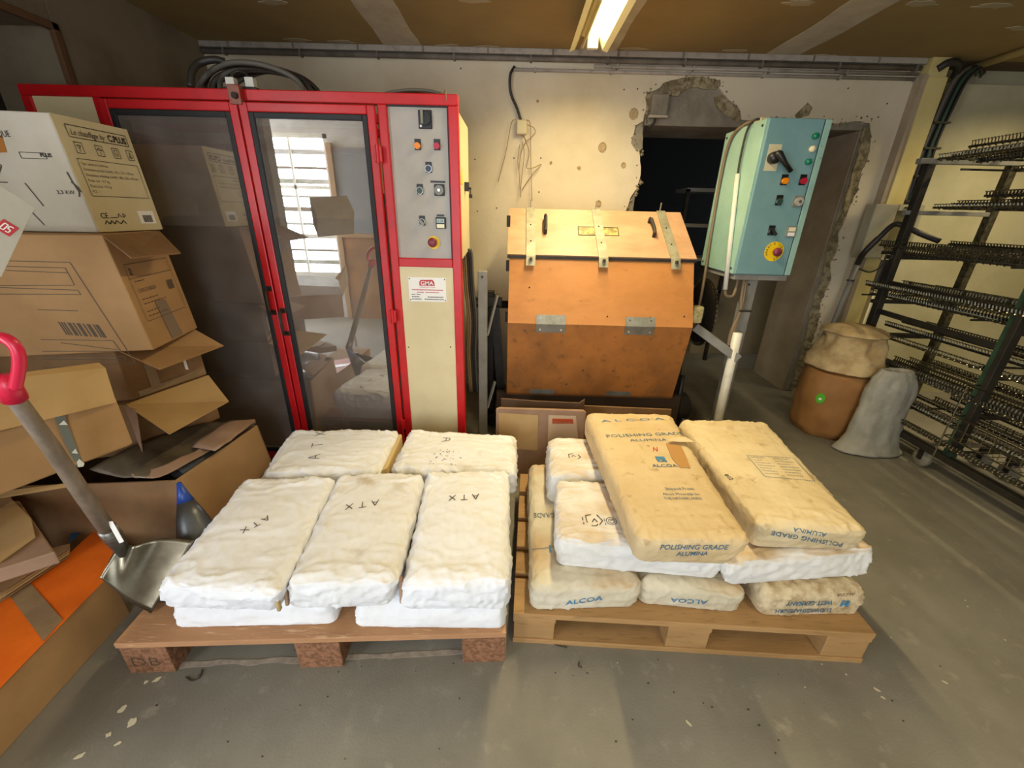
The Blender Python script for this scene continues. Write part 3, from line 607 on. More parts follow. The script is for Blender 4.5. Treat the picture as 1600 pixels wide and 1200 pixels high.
# ------------------------------------------------------------------ grey post with base beside the cabinet
gp = thing('steel_post', (-.17, 2.3, 0), 'upright grey steel bar standing in the gap left of the orange drum', 'steel post')
MB().box(-.207, -.155, 2.30, 2.335, .0, 1.085).build('post', 'greige', gp, bevel=.004)
MB().disc((-.182, 2.30, 1.055), (0, -1, 0), .006, .004, 10).build('bolt', 'dark_steel', gp)
MB().bar((-.155, 2.32, .72), (-.10, 2.34, .95), .02, .01).build('brace', 'greige', gp); MB().bar((-.155, 2.32, .25), (-.11, 2.34, .42), .02, .01).build('brace', 'greige', gp)

# ------------------------------------------------------------------ orange polygonal drum on its stand
dx0, dx1 = -.036, 1.0
prof = [(2.345, .345), (2.25, .813), (2.40, 1.160), (2.77, 1.400), (3.05, 1.33), (3.17, .95), (3.10, .45), (2.80, .15), (2.50, .15)]
dm = thing('tumbling_drum', (.48, 2.7, 0), 'orange plywood polygonal tumbling drum with a clamped lid', 'tumbling drum')
def slab(i, m, name, x0=dx0, x1=dx1, t=.02, lift=0):
    a = Vector((0, *prof[i])); b = Vector((0, *prof[(i + 1) % len(prof)])); d_ = (b - a).normalized(); n = Vector((0, -d_.z, d_.y)) 
    n = n if n.dot(Vector((0, 2.7, .8)) - a) < 0 else -n
    q = [a + n * (lift), b + n * (lift), b + n * (lift - t), a + n * (lift - t)]
    return MB().prism([Vector((x0, p.y, p.z)) for p in q], (x1 - x0, 0, 0)).build(name, m, dm), a, b, n, d_
slab(0, 'plywood_dirty', 'lower_face'); slab(1, 'plywood', 'front_face')
for i in range(3, len(prof)): slab(i, 'plywood_dirty', 'rear_face')
_, la, lb, ln, ld = slab(2, 'lid', 'lid', dx0 - .012, dx1 + .012, .028, .012)
for x in (dx0 + .003, dx1 - .025): MB().prism([Vector((x, y * .985 + 2.7 * .015, z * .985 + .8 * .015)) for y, z in prof], (.022, 0, 0)).build('end_wall', 'plywood', dm)
# dark line under the lid and straps with nuts
MB().bar((dx0 - .012, la.y - .006, la.z - .004), (dx1 + .012, la.y - .006, la.z - .004), .012, .014).build('lid_lip', 'dark_steel', dm)
fa = Vector((0, *prof[1])); fd = (Vector((0, *prof[2])) - fa).normalized(); fn = Vector((0, -fd.z, fd.y))
def on_lid(px, py, lift=.012):
    d_ = W2C.transposed() @ Vector(((px - 800) / 640, (py - 600) / 640, 1)); o_ = Vector((0, 0, CAM_H)); p0 = la + ln * lift
    t_ = (p0 - o_).dot(ln) / d_.dot(ln); return o_ + d_ * t_
for px, w_ in ((826, .052), (941, .052), (1052, .052)):
    bx = {826: .083, 941: .487, 1052: .888}[px]
    s0 = la + ln * .020 - ld * .02; s1 = lb + ln * .020
    st = MB().prism([Vector((bx - w_ / 2, p.y, p.z)) for p in (s0, s1, s1 - ln * .006, s0 - ln * .006)], (w_, 0, 0))
    e0 = s0; e1 = s0 - fd * .055
    st.prism([Vector((bx - w_ / 2, p.y, p.z)) for p in (e0, e1, e1 + Vector((0, .006, 0)), e0 + Vector((0, .006, 0)))], (w_, 0, 0))
    st.bar((bx, s1.y + .02, s1.z - .02), (bx, s1.y + .01, s1.z + .045), .006)
    so_ = st.build('lid_strap', 'strap', dm)
    c = Vector((bx, e0.y, e0.z)) - fd * .022
    MB().disc(c, fn if fn.y < 0 else -fn, .012, .012, 6).build('nut', 'chrome', so_); MB().disc(c, fn if fn.y < 0 else -fn, .0055, .026, 8).build('stud', 'dark_steel', so_)
    for q in (.25, .6):
        p = la.lerp(lb, q) + ln * .020; MB().disc((bx, p.y, p.z), ln, .0045, .003, 8).build('screw', 'dark_steel', so_)
for px in ((852, 343, 852, 365), (1014, 348, 1021, 370)):
    a = on_lid(px[0], px[1]); b_ = on_lid(px[2], px[3]); x = (a.x + b_.x) / 2
    MB().tube([a, a + ln * .03, a.lerp(b_, .15) + ln * .038, a.lerp(b_, .85) + ln * .038, b_ + ln * .03, b_], .010, 8).build('lid_handle', 'dark_steel', dm)
wa, wb_, wc, wd_ = on_lid(903, 354, .0135), on_lid(965, 356, .0135), on_lid(967, 368, .0135), on_lid(904, 367, .0135)
MB().prism([wa, wb_, wc, wd_], -ln * .002).build('inspection_window', mat('window_dusty', '7b6d3e', .5, col2='b09a55', scale=30, lo=.45, hi=.55), dm)
MB().bar(wa, wb_, .006, .003).bar(wd_, wc, .004, .003).bar(wa, wd_, .004, .003).bar(wb_, wc, .004, .003).build('window_rim', 'dark_steel', dm)
# hinge plates over the folds
def bent_plate(x, i, w_=.165, up=.052, dn=.052):
    k = Vector((0, *prof[i])); d1 = (Vector((0, *prof[i + 1])) - k).normalized(); d0 = (Vector((0, *prof[i - 1])) - k).normalized(); o_ = Vector((0, -.004, 0))
    q = [k + d1 * up + o_, k + o_ * 1.6, k + d0 * dn + o_]
    mb = MB()
    for a, b_ in ((q[0], q[1]), (q[1], q[2])): mb.prism([Vector((x - w_ / 2, p.y, p.z)) for p in (a, b_, b_ + Vector((0, .004, 0)), a + Vector((0, .004, 0)))], (w_, 0, 0))
    o = mb.build('hinge_plate', 'galv', dm)
    for sx in (-1, 1):
        for p in (q[0].lerp(q[1], .35), q[2].lerp(q[1], .35)): MB().disc((x + sx * w_ * .36, p.y, p.z), (0, -1, 0), .006, .003, 8).build('rivet', 'chrome', o)
for x in (.205, .705): bent_plate(x, 1)
for x in (.185, .66):
    c = prof[0]; MB().box(x - .075, x + .075, c[0] - .006, c[0] - .002, c[1], c[1] + .05).build('hinge_plate', 'galv', dm)
for x, z in ((.52, .86), (.76, .86), (.95, .87), (.06, .77), (.08, 1.0), (.42, .52), (.60, .52), (.33, .42)):
    t_ = (z - .813) / (1.16 - .813); yy = 2.25 + .15 * t_ if z > .813 else 2.25 + (.813 - z) * .2
    MB().disc((x, yy - .001, z), (0, -1, 0), .0045, .003, 6).build('screw', 'dark_steel', dm)
# side hinge lugs at the left
for z in (1.34, 1.10, .80): MB().box(dx0 - .02, dx0 + .0, 2.44, 2.47, z - .03, z + .03).build('side_lug', 'dark_steel', dm, bevel=.003)
# stand: end frames, cross beam under the drum, axle, sprocket and chain
stn = thing('drum_stand', (.48, 2.7, 0), 'dark steel stand with sprocket and chain carrying the orange drum', 'machine stand')
for x in (-.16, 1.12):
    mb = MB().bar((x, 2.62, 0), (x, 2.70, .83), .07, .05).bar((x, 3.0, 0), (x, 2.76, .83), .07, .05).bar((x, 2.55, .10), (x, 3.05, .10), .05, .05)
    mb.build('end_frame', 'dark_steel', stn, bevel=.004)
    MB().box(x - .05, x + .05, 2.66, 2.78, .76, .88).build('bearing', 'rack_dark', stn, bevel=.01)
MB().tube([(-.24, 2.72, .82), (-.02, 2.72, .82)], .025, 12).build('axle', 'dark_steel', stn, smooth=True); MB().tube([(.99, 2.72, .82), (1.27, 2.72, .82)], .025, 12).build('axle', 'dark_steel', stn, smooth=True)
MB().box(-.16, 1.19, 2.50, 2.56, .03, .10).build('cross_beam', 'dark_steel', stn, bevel=.004)
MB().box(-.10, 1.06, 2.36, 2.40, .02, .34).build('splash_board', mat('dark_board', '3b2a1c', .8), stn)
MB().disc((1.235, 2.72, .80), (1, 0, 0), .20, .012, 40).build('sprocket', 'dark_steel', stn)
MB().disc((1.22, 2.72, .80), (1, 0, 0), .07, .045, 20).build('sprocket_hub', 'rack_dark', stn)
mb = MB()
for k in range(48):
    a = 2 * math.pi * k / 48; c = Vector((1.241, 2.72 + .212 * math.cos(a), .80 + .212 * math.sin(a))); tdir = Vector((0, -math.sin(a), math.cos(a)))
    mb.bar(c - tdir * .009, c + tdir * .009, .018, .012, up=(1, 0, 0))
mb.build('chain', 'bright_wire', stn, kind='stuff')
MB().bar((1.10, 2.45, .77), (1.36, 2.36, .60), .03, .05).build('motor_arm', 'greige', stn, bevel=.003)
MB().box(1.055, 1.115, 2.40, 2.46, .80, .90).build('tensioner_block', mat('cream_foam', 'cfc38f', .8, col2='a4965f', scale=40), stn, bevel=.01)
MB().bar((1.12, 2.42, .13), (1.34, 2.38, .08), .03, .05).build('foot_rail', 'greige', stn, bevel=.003)
MB().tube([(1.08, 2.44, .45), (1.10, 2.46, .05)], .018, 8).build('front_leg', 'black_plastic', stn, smooth=True)
mb = MB().lathe((1.10, 2.56, .18), [(.085, -.09), (.10, -.06), (.10, .08), (.08, .10)], 20, (1, 0, 0)); mb.build('motor', 'cable_dark', stn, smooth=True)
lft = thing('folding_frame', (-.2, 2.5, 0), 'dark pivoting steel frame behind the grey bar beside the cabinet', 'machine frame')
MB().box(-.20, -.13, 2.55, 2.62, .0, .93).build('upright', 'dark_steel', lft, bevel=.004); MB().box(-.26, -.08, 2.53, 2.56, .84, .90).build('head', 'rack_dark', lft, bevel=.004)
MB().tube([(-.28, 2.52, .86), (-.22, 2.52, .86)], .02, 10).build('knob', 'black_plastic', lft); MB().bar((-.12, 2.5, .85), (-.06, 2.52, .05), .05, .03).build('stay', 'dark_steel', lft)

# ------------------------------------------------------------------ blue control box on its post
bb = thing('control_box', (1.39, 2.4, 0), 'pale blue control box on a grey post beside the doorway', 'control box')
bx0, bx1, by0, by1, bz0, bz1 = 1.235, 1.553, 2.40, 2.84, 1.09, 1.85
MB().box(bx0 + .002, bx1, by0, by1, bz0, bz1).build('housing', 'blue', bb, bevel=.004)
MB().box(bx0 - .003, bx0 + .002, by0 + .004, by1 - .004, bz0 + .003, bz1 - .003).build('side_plate', 'blue_side', bb, bevel=.001)
MB().box(bx0 + .004, bx1 - .040, by0 - .012, by0, bz0 + .004, bz1 - .004).build('door', 'blue', bb, bevel=.003)
MB().box(bx1 - .040, bx1 - .034, by0 - .006, by0, bz0 + .004, bz1 - .004).build('door_gap', mat('navy_gap', '12303a', .5), bb)
MB().box(bx1 - .034, bx1 - .002, by0 - .010, by0, bz0 + .004, bz1 - .004).build('door_edge', 'blue_side', bb, bevel=.003)
for yy, zz in ((by0 + .03, bz0 + .03), (by0 + .03, bz1 - .03), (by1 - .03, bz1 - .03), (by1 - .03, bz0 + .03)): MB().disc((bx0 - .003, yy, zz), (-1, 0, 0), .006, .004, 8).build('screw', 'dark_steel', bb)
y = by0 - .012
def bz(px, py):
    p = at(px, py, Y=y); return p.x, p.z
for (px, py), m_, s_ in (((1273, 213), 'green_btn', .015), ((1268, 233), 'cream_btn', .016), ((1262, 253), 'green_btn', .015)):
    x, z = bz(px, py); MB().lathe((x, y, z), [(s_, 0), (s_, .008), (s_ * .9, .016), (s_ * .3, .020)], 18, (0, -1, 0)).build('pilot_lamp', m_, bb, smooth=True)
x, z = bz(1225, 281); plate_btn(x, z, 'orange_btn', y=y, par=bb, w=.034, h=.05, r=.015); x, z = bz(1254, 281); plate_btn(x, z, 'red_btn', y=y, par=bb, w=.034, h=.05, r=.015)
x, z = bz(1217, 313); plate_btn(x, z, 'dark_green_btn', y=y, par=bb, w=.034, h=.05, r=.014, ring='chrome')
x, z = bz(1246, 315); b = MB().box(x - .026, x + .026, y - .008, y, z - .027, z + .027).build('timer_dial', 'greige', bb, bevel=.002); MB().disc((x, y - .008, z), (0, -1, 0), .021, .012, 24).build('dial', 'gray_panel', b); MB().disc((x, y - .02, z), (0, -1, 0), .007, .005, 12).build('hub', 'chrome', b)
x, z = bz(1205, 360); b = plate_btn(x, z, 'black_plastic', y=y, par=bb, w=.034, h=.05, r=.014, ring='chrome', name='selector_switch'); MB().bar((x - .006, y - .022, z + .004), (x + .018, y - .026, z - .022), .008, .014).build('lever', 'black_plastic', b)
x, z = bz(1235, 362); b = MB().box(x - .026, x + .026, y - .010, y, z - .028, z + .028).build('counter', 'greige', bb, bevel=.003); MB().box(x - .018, x + .018, y - .012, y - .010, z + .002, z + .022).build('display', 'cream_btn', b); MB().box(x - .018, x + .018, y - .012, y - .010, z - .022, z - .004).build('keys', 'label_white', b)
x, z = bz(1209, 393); eb = MB().disc((x, y, z), (0, -1, 0), .052, .002, 36).build('emergency_stop', 'yellow_lab', bb); MB().lathe((x + .006, y - .002, z - .001), [(.012, 0), (.012, .016), (.022, .018), (.023, .028), (.018, .036)], 24, (0, -1, 0)).build('mushroom_cap', 'purple_btn', eb, smooth=True)
for ch_i, (word, a0, a1) in enumerate((("ARRET", 205, 130), ("D'URGENCE", 100, -75))):
    for i, ch in enumerate(word):
        a = R(a0 + (a1 - a0) * i / (len(word) - 1)); rr = .036; cx_, cz_ = x + rr * math.cos(a), z + rr * math.sin(a)
        text_on(eb, ch, (cx_, y - .002, cz_), (math.sin(a), 0, -math.cos(a)), (math.cos(a), 0, math.sin(a)), .011, 'ink', center=True, bold=.012, off=.0008)
x, z = bz(1207, 243); MB().box(x - .028, x + .036, y - .002, y, z - .07, z + .05).build('switch_scale', 'cream_box', bb)
h = MB().lathe((x + .002, y - .002, z - .012), [(.028, 0), (.028, .03), (.020, .04)], 24, (0, -1, 0)).build('rotary_switch', 'black_plastic', bb, smooth=True)
p0 = Vector((x + .004, y - .045, z + .002)); p1 = at(1236, 268, Y=y - .05); MB().tube([p0 + (p0 - p1) * .12, p0, p0.lerp(p1, .5), p1], [.012, .020, .012, .011], 10).build('lever', 'black_plastic', h, smooth=True)
MB().box(bx1, bx1 + .02, 2.50, 2.55, 1.42, 1.56).build('side_gland', 'cable_dark', bb, bevel=.004); MB().tube([(bx1 + .01, 2.52, 1.43), (bx1 + .008, 2.52, 1.34)], .012, 8).build('plug', 'wire_tan', bb, smooth=True)
MB().box(bx0 + .01, bx1 - .01, by0 + .0, by1 - .05, bz0 - .03, bz0).build('mount_rail', 'greige', bb, bevel=.003)
MB().box(1.35, 1.41, 2.44, 2.448, .0, bz0 - .03).box(1.35, 1.358, 2.448, 2.50, 0, bz0 - .03).build('post', 'greige', bb, bevel=.002); MB().disc((1.36, 2.44, bz0 - .06), (0, -1, 0), .006, .004, 8).build('bolt', 'dark_steel', bb)
MB().box(1.27, 1.47, 2.40, 2.62, 0, .008).build('foot_plate', 'greige', bb)
# cables on the blue box
MB().tube(smooth_path([(bx0 + .06, by0 + .12, bz1 + .012), (bx0 + .0, by0 + .13, bz1 + .012), (bx0 - .015, by0 + .16, bz1 - .03), (bx0 - .016, by0 + .17, bz1 - .15), (bx0 - .016, by0 + .16, 1.6)]), .006, 8).build('black_cable', 'cable_dark', bb, smooth=True)
MB().tube([(bx0 - .016, by0 + .16, 1.61), (bx0 - .016, by0 + .02, 1.0)], .0125, 12).build('white_sleeve', 'white_pl', bb, smooth=True)
MB().tube(smooth_path([(bx0 + .05, by0 + .16, bz1 + .012), (bx0 - .0, by0 + .22, bz1 + .010), (bx0 - .014, by0 + .34, bz1 - .05), (bx0 - .014, by0 + .37, 1.6), (bx0 - .014, by0 + .34, 1.2), (bx0 - .03, by0 + .28, .95), (bx0 - .05, by0 + .25, .70)]), .009, 8).build('brown_cable', 'cable_brown', bb, smooth=True)
MB().box(bx0 + .02, bx0 + .06, by0 + .11, by0 + .18, bz1, bz1 + .022).build('cable_gland', 'cream_box', bb, bevel=.003)
MB().tube(smooth_path([(bx0 - .016, by0 + .02, 1.0), (bx0 + .0, by0 + .02, .965), (bx0 + .035, by0 + .02, .965), (bx0 + .05, by0 + .03, 1.0), (bx0 + .06, by0 + .05, bz0 - .03)]), .009, 8).build('drain_loop', 'cable_brown', bb, smooth=True)
for k in range(2): MB().tube(smooth_path([(1.32 + .012 * k, 2.43, bz0 - .03), (1.325 + .012 * k, 2.42, .95), (1.33, 2.41, .87), (1.30 + .012 * k, 2.40, .74), (1.305, 2.39, .60)]), .010, 8).build('supply_cable', 'cable_brown', bb, smooth=True)
MB().tube([at(1153, 520, Y=2.38), at(1124, 645, Y=2.38), Vector((1.345, 2.38, .0))], .027, 14).build('white_pipe', 'white_pl', bb, smooth=True)
for px, py in ((1140, 541), (1164, 486)):
    c = at(px, py, Y=2.385); MB().tube([c - Vector((.03, 0, 0)), c + Vector((.035, 0, 0))], .006, 8).build('cable_tie', 'cable_dark', bb)

# ------------------------------------------------------------------ pallets
def pallet(name_label, fl_, fr_, m, bottom=True, gaps=True):
    fl_ = Vector(fl_); fr_ = Vector(fr_); u = (fr_ - fl_).normalized(); v = Vector((-u.y, u.x, 0)); wdt = (fr_ - fl_).length; dep = .80; up = Vector((0, 0, 1))
    t = thing('pallet', fl_ * 1.0, name_label, 'pallet')
    def brd(a0, a1, b0, b1, z0, z1, nm, mm):
        q = [fl_ + u * a + v * b + up * z for z in (z0, z1) for a, b in ((a0, b0), (a1, b0), (a1, b1), (a0, b1))]
        return MB().box8(q).build(nm, mm, t, bevel=.003)
    for b0, w_ in ((0, .145), (.168, .10), (.300, .145), (.470, .10), (.655, .145)): brd(0, wdt, b0, b0 + w_, .122, .144, 'deck_board', m)
    for a0, w_ in ((0, .145), (wdt / 2 - .0725, .145), (wdt - .145, .145)):
        if bottom: brd(a0, a0 + w_, 0.002, .798, .100, .122, 'stringer_board', m)
    for b0, w_ in ((.0, .10), (.327, .145), (.70, .10)):
        for a0, aw in ((0.0, .145), (wdt / 2 - .0725, .145), (wdt - .145, .145)):
            brd(a0 + .003, a0 + aw - .003, b0 + .004, b0 + w_ - .004, .022 if bottom else .0, .100 if bottom else .122, 'block', 'chipblock' if not bottom else m)
        if bottom: brd(0, wdt, b0, b0 + w_, 0, .022, 'bottom_board', m)
    return t, fl_, u, v
p1, pa, pu, pv = pallet('reddish wooden pallet on chipboard blocks under the white sacks', (-1.195, .832, 0), (.000, .901, 0), 'pallet', bottom=False)
pallet('paler wooden pallet with bottom boards under the tan sacks', (.022, .972, 0), (1.205, .930, 0), 'pallet2')
# stencilled mark on the corner block
c0 = pa + pu * .018 + pv * .004
text_on([o for o in p1.children if o.name.startswith('block')][0], 'DB', c0 + Vector((0, 0, .035)), pu, (0, 0, 1), .038, 'ink_soft', width=.09, bold=-.02, name='stencil_mark')

# ------------------------------------------------------------------ sacks
def sack(label, bot, top, z0, z1, m, seed, group, wr=.004, big=.006, nu=56, nv=72, nw=14, rad=.030, sag=.006, cat='sack', zt=None, name='paper_sack', folds=True):
    """bot/top: four XY corners fl fr br bl; zt optional heights of the top corners"""
    B = [Vector((x, y, z0)) for x, y in bot]; T = [Vector((x, y, (zt[i] if zt else z1))) for i, (x, y) in enumerate(top)]
    hx = (T[1] - T[0]).length / 2; hy = (T[3] - T[0]).length / 2; hz = (z1 - z0) / 2; r = min(rad, hz * .62)
    H = Vector((hx, hy, hz)); sd = Vector((seed * 3.7, seed * 1.3, seed * .7)); pts = {}; vs = []; fs = []
    cl = lambda v, h: max(-h, min(h, v)); rm = lambda a: a * (1.28 - .28 * a * a)
    def ridge(p, sx, sy, sz, o_, e=5):
        n_ = noise.noise(Vector((p.x * sx, p.y * sy, p.z * sz)) + sd + o_ + Vector((.6, .3, 0)) * noise.noise(p * 6 + sd)); return max(0, 1 - abs(n_) * 1.7) ** e
    def P(i, j, k):
        key = (i, j, k)
        if key in pts: return pts[key]
        a, b, c = rm(2 * i / nu - 1), rm(2 * j / nv - 1), rm(2 * k / nw - 1)
        p = Vector((a * hx, b * hy, c * hz)); inn = Vector((cl(p.x, hx - r), cl(p.y, hy - r), cl(p.z, hz - r * (1.0 if c > 0 else .5)))); d = p - inn
        n_ = d.normalized() if d.length > 1e-7 else Vector((0, 0, 0)); q = inn + n_ * min(r, d.length) if d.length > r * .5 else p
        qx, qy, qz = q.x / hx, q.y / hy, q.z / hz; s, t_, w_ = (qx + 1) / 2, (qy + 1) / 2, (qz + 1) / 2
        bt = B[0] * (1 - s) * (1 - t_) + B[1] * s * (1 - t_) + B[2] * s * t_ + B[3] * (1 - s) * t_
        tp = T[0] * (1 - s) * (1 - t_) + T[1] * s * (1 - t_) + T[2] * s * t_ + T[3] * (1 - s) * t_
        g = bt.lerp(tp, w_); ed = max(abs(qx), abs(qy)); g.z += w_ * (sag * (1 - ed ** 2) * 2 - sag)
        side = Vector((n_.x, n_.y, 0)); g += side * (.006 * (1 - qz * qz))
        near = max(abs(qy), abs(qx) * .9) ** 4; flat = 1 - abs(n_.z) * .5
        d1 = noise.noise(g * 6.5 + sd) * big
        d2 = (ridge(g, 9, 22, 30, Vector((0, 0, 0))) + ridge(g, 26, 8, 24, Vector((5, 2, 1))) * .8 + ridge(g, 40, 46, 60, Vector((1, 7, 3)), 4) * .45) * wr * (.45 + .75 * near)
        f = 0
        if folds and n_.z > .3 and c > .5:       # pasted end flaps with mitred corners
            for e_ in (-1, 1):
                t2 = (e_ * qy - .74) / .02 - max(0, abs(qx) - .62) * 22
                f += .0032 * max(0, min(1, t2))
        free = 1 if c > -.9 else .2
        g += n_ * (d1 + d2 + f - wr * .9) * free
        if g.z < z0: g.z = z0
        pts[key] = len(vs); vs.append(g); return pts[key]
    for i in range(nu):
        for j in range(nv):
            fs.append((P(i, j, nw), P(i + 1, j, nw), P(i + 1, j + 1, nw), P(i, j + 1, nw))); fs.append((P(i, j, 0), P(i, j + 1, 0), P(i + 1, j + 1, 0), P(i + 1, j, 0)))
    for i in range(nu):
        for k in range(nw):
            fs.append((P(i, 0, k), P(i + 1, 0, k), P(i + 1, 0, k + 1), P(i, 0, k + 1))); fs.append((P(i, nv, k), P(i, nv, k + 1), P(i + 1, nv, k + 1), P(i + 1, nv, k)))
    for j in range(nv):
        for k in range(nw):
            fs.append((P(0, j, k), P(0, j, k + 1), P(0, j + 1, k + 1), P(0, j + 1, k))); fs.append((P(nu, j, k), P(nu, j + 1, k), P(nu, j + 1, k + 1), P(nu, j, k + 1)))
    cx_ = sum(p[0] for p in bot) / 4; cy_ = sum(p[1] for p in bot) / 4
    t = thing(name, (cx_, cy_, z0), label, cat, group)
    b = MB().add(vs, fs).build('sack_body', m, t, smooth=True); return t, b, bvh(b)
def rect(x0, x1, y0, y1, sh=0): return [(x0, y0), (x1, y0), (x1 + sh, y1), (x0 + sh, y1)]
def flap_on(t, tb, a, b, depth, m, nz=(0, 0, 1), name='end_fold'):   # a raised paper fold lying on the sack
    a, b = Vector(a), Vector(b); n_ = Vector(nz).normalized(); d_ = (b - a).normalized(); s_ = n_.cross(d_) * depth; k = 14; r = []
    for i in range(k + 1):
        for w_ in (0, 1):
            p = a.lerp(b, i / k) + s_ * w_; hit = tb.ray_cast(p + n_ * .1, -n_, .3); p = hit[0] if hit[0] else p
            r.append(p + n_ * (.0015 + .004 * (1 - w_) * (.6 + .4 * math.sin(i * 1.3))))
    MB().add(r, [(2 * i, 2 * i + 1, 2 * i + 3, 2 * i + 2) for i in range(k)]).build(name, m, t, smooth=True)
GW = 'white sacks on the left pallet'; GA = 'sacks on the right pallet'
# bottom layer, left pallet
b1 = [(-1.055, .885), (-.545, .912), (-.58, 1.30), (-1.09, 1.28)]; b2 = [(-.49, .905), (.0, .912), (-.01, 1.33), (-.50, 1.31)]
sack('white sack at the bottom of the front left of the left pallet', b1, [(-1.03, .90), (-.56, .93), (-.58, 1.30), (-1.08, 1.28)], .145, .272, 'sack_white', 1, GW)
sack('white sack at the bottom right of the left pallet, nearest the pale pallet', b2, [(-.47, .92), (-.012, .925), (-.012, 1.33), (-.49, 1.31)], .145, .272, 'sack_white', 2, GW)
sack('white sack at the rear left of the left pallet, hidden beneath the sack lying crosswise', [(-1.09, 1.32), (-.56, 1.34), (-.58, 1.67), (-1.08, 1.65)], [(-1.08, 1.33), (-.57, 1.35), (-.58, 1.66), (-1.07, 1.64)], .145, .272, 'sack_white', 3, GW, nu=20, nv=20, nw=4)
sack('white sack at the rear right of the left pallet, hidden beneath the smudged sack', [(-.50, 1.35), (-.0, 1.37), (-.0, 1.69), (-.52, 1.68)], [(-.49, 1.36), (-.01, 1.38), (-.01, 1.68), (-.51, 1.67)], .145, .272, 'sack_white', 4, GW, nu=20, nv=20, nw=4)
S1 = sack('front left white sack marked ATX, lying lengthwise with its end over the edge', [(-1.03, .86), (-.68, .86), (-.70, 1.36), (-1.065, 1.34)], [(-.985, .835), (-.625, .805), (-.70, 1.37), (-1.05, 1.34)], .27, .40, 'sack_white', 5, GW, wr=.006)
S2 = sack('middle front white sack marked ATX with a smudged far edge', [(-.655, .865), (-.355, .885), (-.345, 1.36), (-.685, 1.34)], [(-.625, .845), (-.315, .855), (-.352, 1.40), (-.70, 1.38)], .27, .405, 'sack_white_sooty', 6, GW, wr=.006)
S3 = sack('front right white sack marked ATX at the edge of the left pallet', [(-.325, .875), (.005, .885), (-.01, 1.39), (-.335, 1.37)], [(-.295, .850), (.005, .865), (-.008, 1.43), (-.345, 1.41)], .27, .405, 'sack_white', 7, GW, wr=.006)
B1 = sack('rear left white sack marked ATX, lying crosswise before the red cabinet', [(-1.06, 1.39), (-.535, 1.42), (-.55, 1.78), (-1.08, 1.75)], [(-1.01, 1.375), (-.545, 1.41), (-.555, 1.78), (-1.075, 1.75)], .27, .388, 'sack_white', 8, GW, wr=.007, nu=72, nv=52)
B2 = sack('rear right white sack smudged with black specks and a letter A', [(-.515, 1.44), (.03, 1.44), (.02, 1.77), (-.51, 1.78)], [(-.50, 1.43), (.02, 1.43), (.02, 1.745), (-.505, 1.785)], .27, .39, 'sack_white_sooty', 9, GW, wr=.007, nu=72, nv=52)
# bottom layer, right pallet
R1 = sack('cream sack at the bottom left of the right pallet with blue lettering on its end', [(.085, .985), (.44, 1.005), (.44, 1.70), (.085, 1.70)], [(.075, .97), (.445, .99), (.435, 1.69), (.09, 1.69)], .145, .270, 'sack_cream', 10, GA, nv=80)
R2 = sack('pale sack in the bottom middle of the right pallet with upside down lettering', [(.455, 1.02), (.782, .995), (.785, 1.66), (.46, 1.68)], [(.455, 1.00), (.785, .975), (.78, 1.64), (.465, 1.66)], .145, .262, 'sack_pale', 11, GA)
R3 = sack('dirty crumpled sack at the bottom right of the pale pallet, town name upside down', [(.855, .985), (1.205, 1.00), (1.20, 1.62), (.82, 1.62)], [(.835, .975), (1.195, 1.0), (1.19, 1.60), (.81, 1.60)], .145, .265, 'sack_dirty', 12, GA, wr=.0045)
# second layer
W1 = sack('white sack with dusty top under the left side of the tan lettered sack', [(.165, 1.055), (.70, 1.015), (.70, 1.36), (.185, 1.37)], [(.155, 1.035), (.70, .99), (.69, 1.355), (.185, 1.365)], .272, .415, 'sack_white_warm_dusty', 13, GA, wr=.006)
W2 = sack('white dusty sack behind the other one, under the far end of the tan lettered sack', [(.155, 1.39), (.70, 1.38), (.70, 1.71), (.17, 1.71)], [(.165, 1.395), (.69, 1.385), (.69, 1.70), (.18, 1.70)], .272, .415, 'sack_white_warm_dusty', 14, GA, wr=.006)
V1 = sack('white sack jutting out between the light tan sack and the dirty one', [(.72, .995), (1.235, 1.055), (1.22, 1.40), (.73, 1.38)], [(.67, .965), (1.225, 1.06), (1.21, 1.385), (.73, 1.37)], .268, .395, 'sack_white_warm_dusty', 15, GA, wr=.006)
V2 = sack('white sack hidden beneath the far end of the light tan sack', [(.74, 1.41), (1.19, 1.41), (1.19, 1.74), (.74, 1.74)], [(.75, 1.42), (1.18, 1.42), (1.18, 1.73), (.75, 1.73)], .270, .395, 'sack_white_warm_dusty', 16, GA, nu=20, nv=20, nw=4)
# top layer
ZS = sack('topmost tan sack with a torn square and blue lettering, lying askew', [(.385, .94), (.665, .935), (.74, 1.70), (.345, 1.70)], [(.365, .885), (.69, .90), (.738, 1.70), (.340, 1.69)], .42, .55, 'sack_tan', 17, GA, wr=.003, nv=90)
YS = sack('light tan sack at the right of the top layer with a dotted delivery panel', [(.785, 1.03), (1.125, 1.03), (1.20, 1.72), (.785, 1.73)], [(.765, 1.00), (1.10, .985), (1.19, 1.715), (.782, 1.715)], .40, .52, 'sack_tan2', 18, GA, wr=.004, nv=90)

